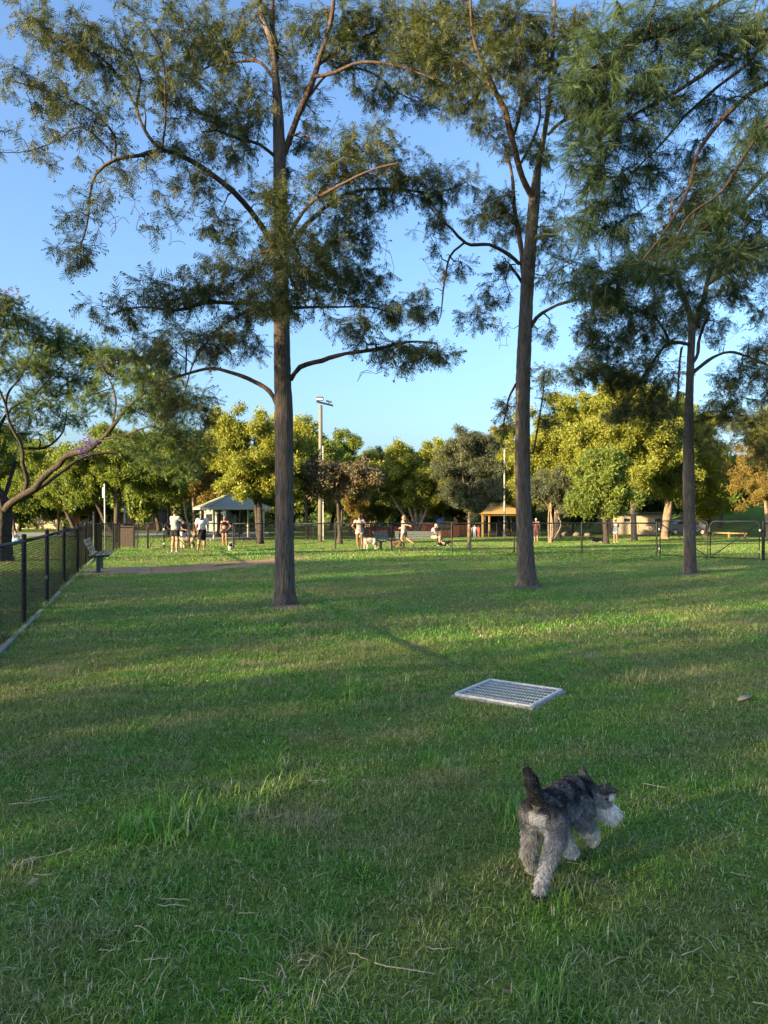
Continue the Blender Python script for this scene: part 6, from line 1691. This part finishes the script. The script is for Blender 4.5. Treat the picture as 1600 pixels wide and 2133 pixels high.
def schnauzer():
    th = R(38); hx, hy = math.sin(th), math.cos(th)
    f0, l0 = 3.10, 1.43
    ox, oy = f0 * hx - l0 * hy, f0 * hy + l0 * hx
    root = empty('schnauzer_dog', (ox, oy, float(gz(ox, oy)) + .004), math.pi / 2 - th, 'grey and white schnauzer walking away across the lawn with its tail up', 'dog')
    c = lambda p, r, q, s, k=.02: ('c', p, r, q, s, k)
    B = [('e', (-.13, 0, .298), (.09, .074, .082), .03), c((-.06, 0, .292), .078, (.06, 0, .275), .088, .04), c((.06, 0, .275), .088, (.16, 0, .265), .088, .04), ('e', (.175, 0, .245), (.06, .07, .085), .03),
         c((-.15, 0, .335), .045, (.14, 0, .325), .05, .04), c((-.10, 0, .28), .052, (.1, 0, .25), .066, .04),
         c((.165, 0, .305), .066, (.235, -.03, .29), .055, .03), c((.235, -.03, .29), .055, (.265, -.055, .275), .05, .03),
         ('e', (.27, -.06, .268), (.052, .054, .05), .02), c((.28, -.075, .25), .040, (.309, -.126, .212), .028, .02), c((.29, -.095, .225), .028, (.306, -.130, .178), .024, .02), c((.307, -.127, .207), .027, (.319, -.150, .198), .019, .015),
         c((.29, -.03, .235), .03, (.30, -.09, .20), .034, .02),
         c((.30, -.075, .295), .018, (.322, -.10, .285), .016, .015), c((.27, -.105, .293), .018, (.292, -.125, .283), .016, .015),
         # tail
         c((-.185, 0, .335), .033, (-.206, .008, .40), .030, .02), c((-.206, .008, .40), .030, (-.230, .018, .46), .027, .01), c((-.230, .018, .46), .027, (-.246, .026, .505), .016, .01),
         # right hind leg pushing off behind
         c((-.14, -.050, .285), .062, (-.15, -.060, .20), .043, .03), c((-.15, -.060, .20), .042, (-.225, -.060, .135), .028, .025), c((-.225, -.060, .135), .027, (-.287, -.06, .07), .021, .015), c((-.287, -.06, .07), .023, (-.315, -.06, .03), .023, .012), c((-.318, -.06, .025), .024, (-.298, -.06, .016), .020, .01),
         # left hind leg under the body
         c((-.14, .052, .285), .066, (-.115, .066, .195), .048, .03), c((-.115, .066, .195), .046, (-.165, .063, .115), .032, .025), c((-.165, .063, .115), .030, (-.125, .062, .04), .028, .015), c((-.125, .062, .034), .028, (-.085, .062, .022), .022, .012),
         # left foreleg on the ground
         c((.15, .05, .235), .055, (.14, .05, .165), .040, .03), c((.14, .05, .165), .034, (.125, .012, .075), .029, .02), c((.125, .012, .075), .031, (.120, -.008, .035), .031, .012), c((.120, -.008, .032), .030, (.145, -.012, .024), .024, .012),
         # right foreleg lifted
         c((.15, -.05, .235), .055, (.15, -.064, .16), .040, .03), c((.15, -.064, .16), .036, (.205, -.07, .125), .032, .02), c((.205, -.07, .125), .032, (.208, -.072, .09), .033, .012), c((.208, -.072, .09), .028, (.222, -.074, .075), .022, .01)]
    low = lambda q: (q[0], q[1], q[2] - (.016 if q[0] > .25 and q[1] < -.02 and q[2] > .17 else .008 if q[0] > .22 and q[2] > .2 else 0))
    B = [(p[0], low(p[1])) + tuple(p[2:]) if p[0] == 'e' else (p[0], low(p[1]), p[2], low(p[3]), p[4], p[5]) for p in B]
    B = [tuple([p[0], (p[1][0], p[1][1] * .92, p[1][2]), tuple(v * .93 for v in p[2]), p[3]]) if p[0] == 'e' else (p[0], p[1], p[2] * .9, p[3], p[4] * .9, p[5]) for p in B]
    # ears
    ears = {'L': [c((.255, -.030, .300), .030, (.247, -.022, .352), .024, .01), c((.247, -.022, .352), .024, (.241, -.014, .415), .006, .01)],
            'R': [c((.272, -.098, .305), .024, (.272, -.125, .325), .020, .01), c((.272, -.125, .325), .020, (.268, -.168, .322), .007, .01)]}
    ears = {k: [(p[0], (p[1][0], p[1][1], p[1][2] - .014), p[2], (p[3][0], p[3][1], p[3][2] - .014), p[4], p[5]) for p in v] for k, v in ears.items()}
    rnd = np.random.default_rng(5)
    DARK, MID, PALE, CREAM = (np.array(v) for v in ((.040, .040, .042), (.235, .23, .228), (.68, .66, .63), (.72, .66, .55)))
    def coat(p):
        x, y, z = p.T
        nz = h3(p, 34, 1) * .4 + h3(p * [.35, 1, .6], 95, 2) * .6
        # dark saddle on the back and tail, grey flanks, pale legs, breech and beard
        sad = sstep((z - .262 + .03 * nz) / .075)
        col = MID[None] * (1 - sad[:, None]) + DARK[None] * sad[:, None]
        streak = sstep((h3(p * [.3, 1, .5], 120, 7) + .15) / .8)[:, None]
        col = col * (1 - .6 * streak) + .6 * streak * (PALE * .55 * (1 - .8 * sad[:, None]) + MID * .7 * sad[:, None])
        rw = sstep((-.150 - x) / .04) * sstep((.335 - z + .02 * nz) / .03) * sstep((z - .18) / .05) * sstep((.058 - np.abs(y) - .22 * np.abs(z - .26) + .018 * nz) / .022)
        col = col * (1 - rw[:, None]) + rw[:, None] * PALE * (.85 + .15 * nz[:, None])
        leg_h = (x < 0) & (z < .19)
        tl = sstep((.185 - z + .03 * nz) / .085)[:, None]
        strip = (.55 + .45 * np.sin(y * 120 + x * 40 + nz * 2))[:, None]
        col = np.where(leg_h[:, None], col * (1 - tl) + tl * (PALE * .92 * strip + MID * (1 - strip)), col)
        leg_l = (x < 0) & (y > .0) & (z < .2)
        col = np.where(leg_l[:, None], col * .35 + .65 * CREAM * .55 * (1 + .3 * nz[:, None]), col)
        leg_f = (x > .04) & (x < .25) & (z < .155 + .02 * nz) & ~((x > .2) & (z > .135))
        col = np.where(leg_f[:, None], CREAM * (1 + .15 * nz[:, None]), col)
        sole = (x < -.285) & (z < .042)
        col = np.where(sole[:, None], DARK * .6, col)
        head = x - .9 * y > .315
        muz = head & (z < .229 + .02 * nz) & (y < -.05)
        brow = head & (z > .257) & (x - .8 * y > .375) & (x > .275)
        col = np.where((muz | brow)[:, None], PALE * (1.1 + .15 * nz[:, None]), col)
        col = np.where(((x > .1) & (z < .19) & ~leg_f & (x < .2))[:, None], MID, col)
        tail = (x < -.19) & (z > .35)
        col = np.where(tail[:, None], DARK * 1.2 * (1 + .5 * nz[:, None]), col)
        return np.clip(col, .004, 1)
    Vv, Q = surface(B, .0055)
    body = link('body', np_mesh('body', Vv, Q, M_COAT, True, {'coat': coat(Vv) * .8}), root)
    def comb(p, N):
        x, y, z = p.T
        d = np.stack([np.full(len(p), -1.0), np.zeros(len(p)), np.full(len(p), -.45)], 1)
        legs = z < .2; d[legs] = (-.15, 0, -1.0)
        d[(x < -.185) & (z > .35)] = (-.35, .12, 1.0)
        hd_ = x - .9 * y > .315; d[hd_] = (.25, -.45, -.8)
        return d + 0.45 * np.stack([h3(p, 50, 3), h3(p, 50, 4), h3(p, 50, 5)], 1)
    def length(p):
        x, y, z = p.T
        L = np.full(len(p), .017)
        L = np.where((z < .2), .021, L); L = np.where((z < .26) & (z > .16) & (x > -.1) & (x < .2), .026, L)
        hd_ = x - .9 * y > .315
        L = np.where(hd_, .016, L); L = np.where(hd_ & (z < .21), .026, L); L = np.where(hd_ & (z > .26) & (x > .285), .022, L)
        L = np.where(z < .03, .010, L)
        return L
    W, Fc, col = fur(Vv, Q, 150000, length, .0023, comb, coat, rnd, .42, .07)
    o = link('fur', np_mesh('fur', W, Fc, M_COAT, False, {'coat': col}), body); o['kind'] = 'stuff'
    for sd, pe in ears.items():
        Ve, Qe = surface(pe, .004)
        ecoat = lambda p: np.tile(DARK * 1.6, (len(p), 1)) * (1 + .4 * h3(p, 90, 2)[:, None])
        e = link('ear', np_mesh('ear', Ve, Qe, M_COAT, True, {'coat': ecoat(Ve)}), root)
        W, Fc, col = fur(Ve, Qe, 90000, lambda p: np.full(len(p), .009), .002, lambda p, N: np.tile((0, 0, 1.0), (len(p), 1)), ecoat, rnd)
        o = link('fur', np_mesh('fur', W, Fc, M_COAT, False, {'coat': col}), e); o['kind'] = 'stuff'
    m = MB(); m.box((.324, -.160, .182), (.024, .024, .018), R(-55), .008); m.build('nose', M_EYE, root)
    for q in ((.324, -.088, .264), (.270, -.120, .264)): MB().box(q, (.017, .017, .016), R(30), .006).build('eye', M_EYE, root)
    # collar with a small reddish tag
    ring = [np.array((.205, -.017, .288)) + .068 * (math.cos(t) * np.array((-.35, -.15, .90)) + math.sin(t) * np.array((.32, .94, .0))) for t in np.linspace(0, 2 * math.pi, 25)]
    MB().tube(ring, .009, 6, False).build('collar', M_BLKC, root, smooth=True)
    MB().box((.20, -.075, .305), (.022, .008, .014), R(20), .003).build('collar_tag', pmat('collar_tag', (.45, .12, .11), None, 5, .5), root)
schnauzer()

def small_dog(name, label, pos, yaw, H, coatf, pose='stand', long_tail=True, stocky=1.0, h=.012):
    """faces +x in its own frame; H is the height at the shoulder, built for .5"""
    root = empty(name, pos, yaw, label, 'dog'); s = H / .5; root.scale = (s, s, s)
    c = lambda p, r, q, t, k=.03: ('c', p, r * stocky, q, t * stocky, k)
    if pose == 'stand':
        B = [c((-.22, 0, .40), .085, (.02, 0, .39), .095, .04), c((.02, 0, .39), .10, (.2, 0, .38), .115, .05), ('e', (.2, 0, .34), (.09, .09, .13), .04), c((.25, 0, .44), .075, (.36, 0, .56), .06), ('e', (.39, 0, .59), (.085, .07, .07), .03), c((.44, 0, .57), .045, (.53, 0, .54), .032), 
             c((.36, .055, .63), .028, (.35, .085, .58), .014, .01), c((.36, -.055, .63), .028, (.35, -.085, .58), .014, .01)]
        for y in (-1, 1):
            dx = .05 * y
            B += [c((-.22, .06 * y, .38), .08, (-.19 + dx, .075 * y, .26), .055), c((-.19 + dx, .075 * y, .26), .05, (-.28 + dx, .075 * y, .17), .028), c((-.28 + dx, .075 * y, .17), .027, (-.26 + dx, .075 * y, .03), .024), c((-.26 + dx, .075 * y, .025), .026, (-.21 + dx, .075 * y, .02), .02),
                  c((.2, .06 * y, .34), .06, (.18 - dx, .075 * y, .22), .04), c((.18 - dx, .075 * y, .22), .035, (.19 - dx, .075 * y, .03), .025), c((.19 - dx, .075 * y, .025), .028, (.24 - dx, .075 * y, .02), .02)]
        tl = [(-.29, 0, .43), (-.40, 0, .43), (-.48, 0, .48)] if long_tail else [(-.29, 0, .44), (-.33, 0, .50), (-.30, 0, .55)]
    else:
        B = [c((-.26, 0, .13), .115, (0, 0, .14), .115, .05), c((0, 0, .14), .115, (.2, 0, .16), .12, .05), c((.22, 0, .22), .08, (.33, 0, .28), .06), ('e', (.37, 0, .30), (.085, .07, .07), .03), c((.42, 0, .28), .045, (.50, 0, .25), .032), c((.35, .05, .34), .026, (.33, .085, .28), .013, .01), c((.35, -.05, .34), .026, (.33, -.085, .28), .013, .01)]
        for y in (-1, 1):
            B += [c((-.24, .1 * y, .12), .09, (-.1, .14 * y, .07), .05), c((-.1, .14 * y, .06), .035, (-.22, .15 * y, .03), .025), c((.2, .09 * y, .1), .055, (.24, .1 * y, .04), .036), c((.24, .1 * y, .035), .03, (.42, .09 * y, .025), .024)]
        tl = [(-.36, 0, .09), (-.5, .05, .05), (-.58, .12, .04)]
    B += [c(tl[0], .035, tl[1], .026, .02), c(tl[1], .026, tl[2], .014, .01)]
    Vv, Q = surface(B, h)
    rnd = np.random.default_rng(len(label))
    b = link('body', np_mesh('body', Vv, Q, M_COAT, True, {'coat': np.clip(coatf(Vv), .004, 1)}), root)
    W, Fc, col = fur(Vv, Q, 9000, lambda p: np.full(len(p), .035), .008, lambda p, N: np.tile((-1.0, 0, -.5), (len(p), 1)), lambda p: np.clip(coatf(p), .004, 1), rnd, .4)
    o = link('fur', np_mesh('fur', W, Fc, M_COAT, False, {'coat': col}), b); o['kind'] = 'stuff'
    hx_, hz_ = (.535, .545) if pose == 'stand' else (.505, .255)
    MB().box((hx_ + .01, 0, hz_), (.03, .035, .025), 0, .01).build('nose', M_EYE, root)
    for y in (-.04, .04): MB().box((hx_ - .09, y, hz_ + .065), (.016, .016, .016), 0, .006).build('eye', M_EYE, root)
    return root
flat = lambda c: (lambda p: np.tile(np.array(c), (len(p), 1)) * (1 + .15 * h3(p, 20, 1)[:, None]))
def patched(c1, c2, f=9, s=0, th=0): return lambda p: np.where((h3(p, f, s) > th)[:, None], np.array(c1), np.array(c2))
small_dog('white_dog', 'large white dog with curved tail beside the woman in patterned blouse', G(771, 1145), R(190), .56, flat((.55, .52, .46)))
small_dog('brown_dog', 'shaggy brown dog walking beside the striding woman', GX(826, 36.9), R(185), .40, flat((.20, .13, .085)), stocky=1.15)
small_dog('tan_dog', 'pale tan dog standing behind the gate near the grey-shirted man', G(390, 1142), R(200), .55, flat((.48, .36, .23)), stocky=1.15)
small_dog('terrier_dog', 'small white and black dog facing the viewer beside the sportswoman', G(480, 1150), R(-75), .32, lambda p: np.where(((p[:, 2] > .40) & (p[:, 0] > -.1) & (p[:, 2] < .62))[:, None], np.array((.02, .02, .022)), np.array((.58, .55, .48))), long_tail=False)
small_dog('collie_dog', 'black and white dog lying at the feet of the seated man', GX(924, 41.0), R(10), .46, patched((.02, .02, .02), (.5, .47, .42), 8, 2, -.15), 'lie')
small_dog('black_dog', 'black dog with white underside lying beside the young leafy tree', GX(1245, 52), R(184), .62, lambda p: np.where((p[:, 2] > .075)[:, None], np.array((.012, .012, .013)), np.array((.5, .48, .44))), 'lie')
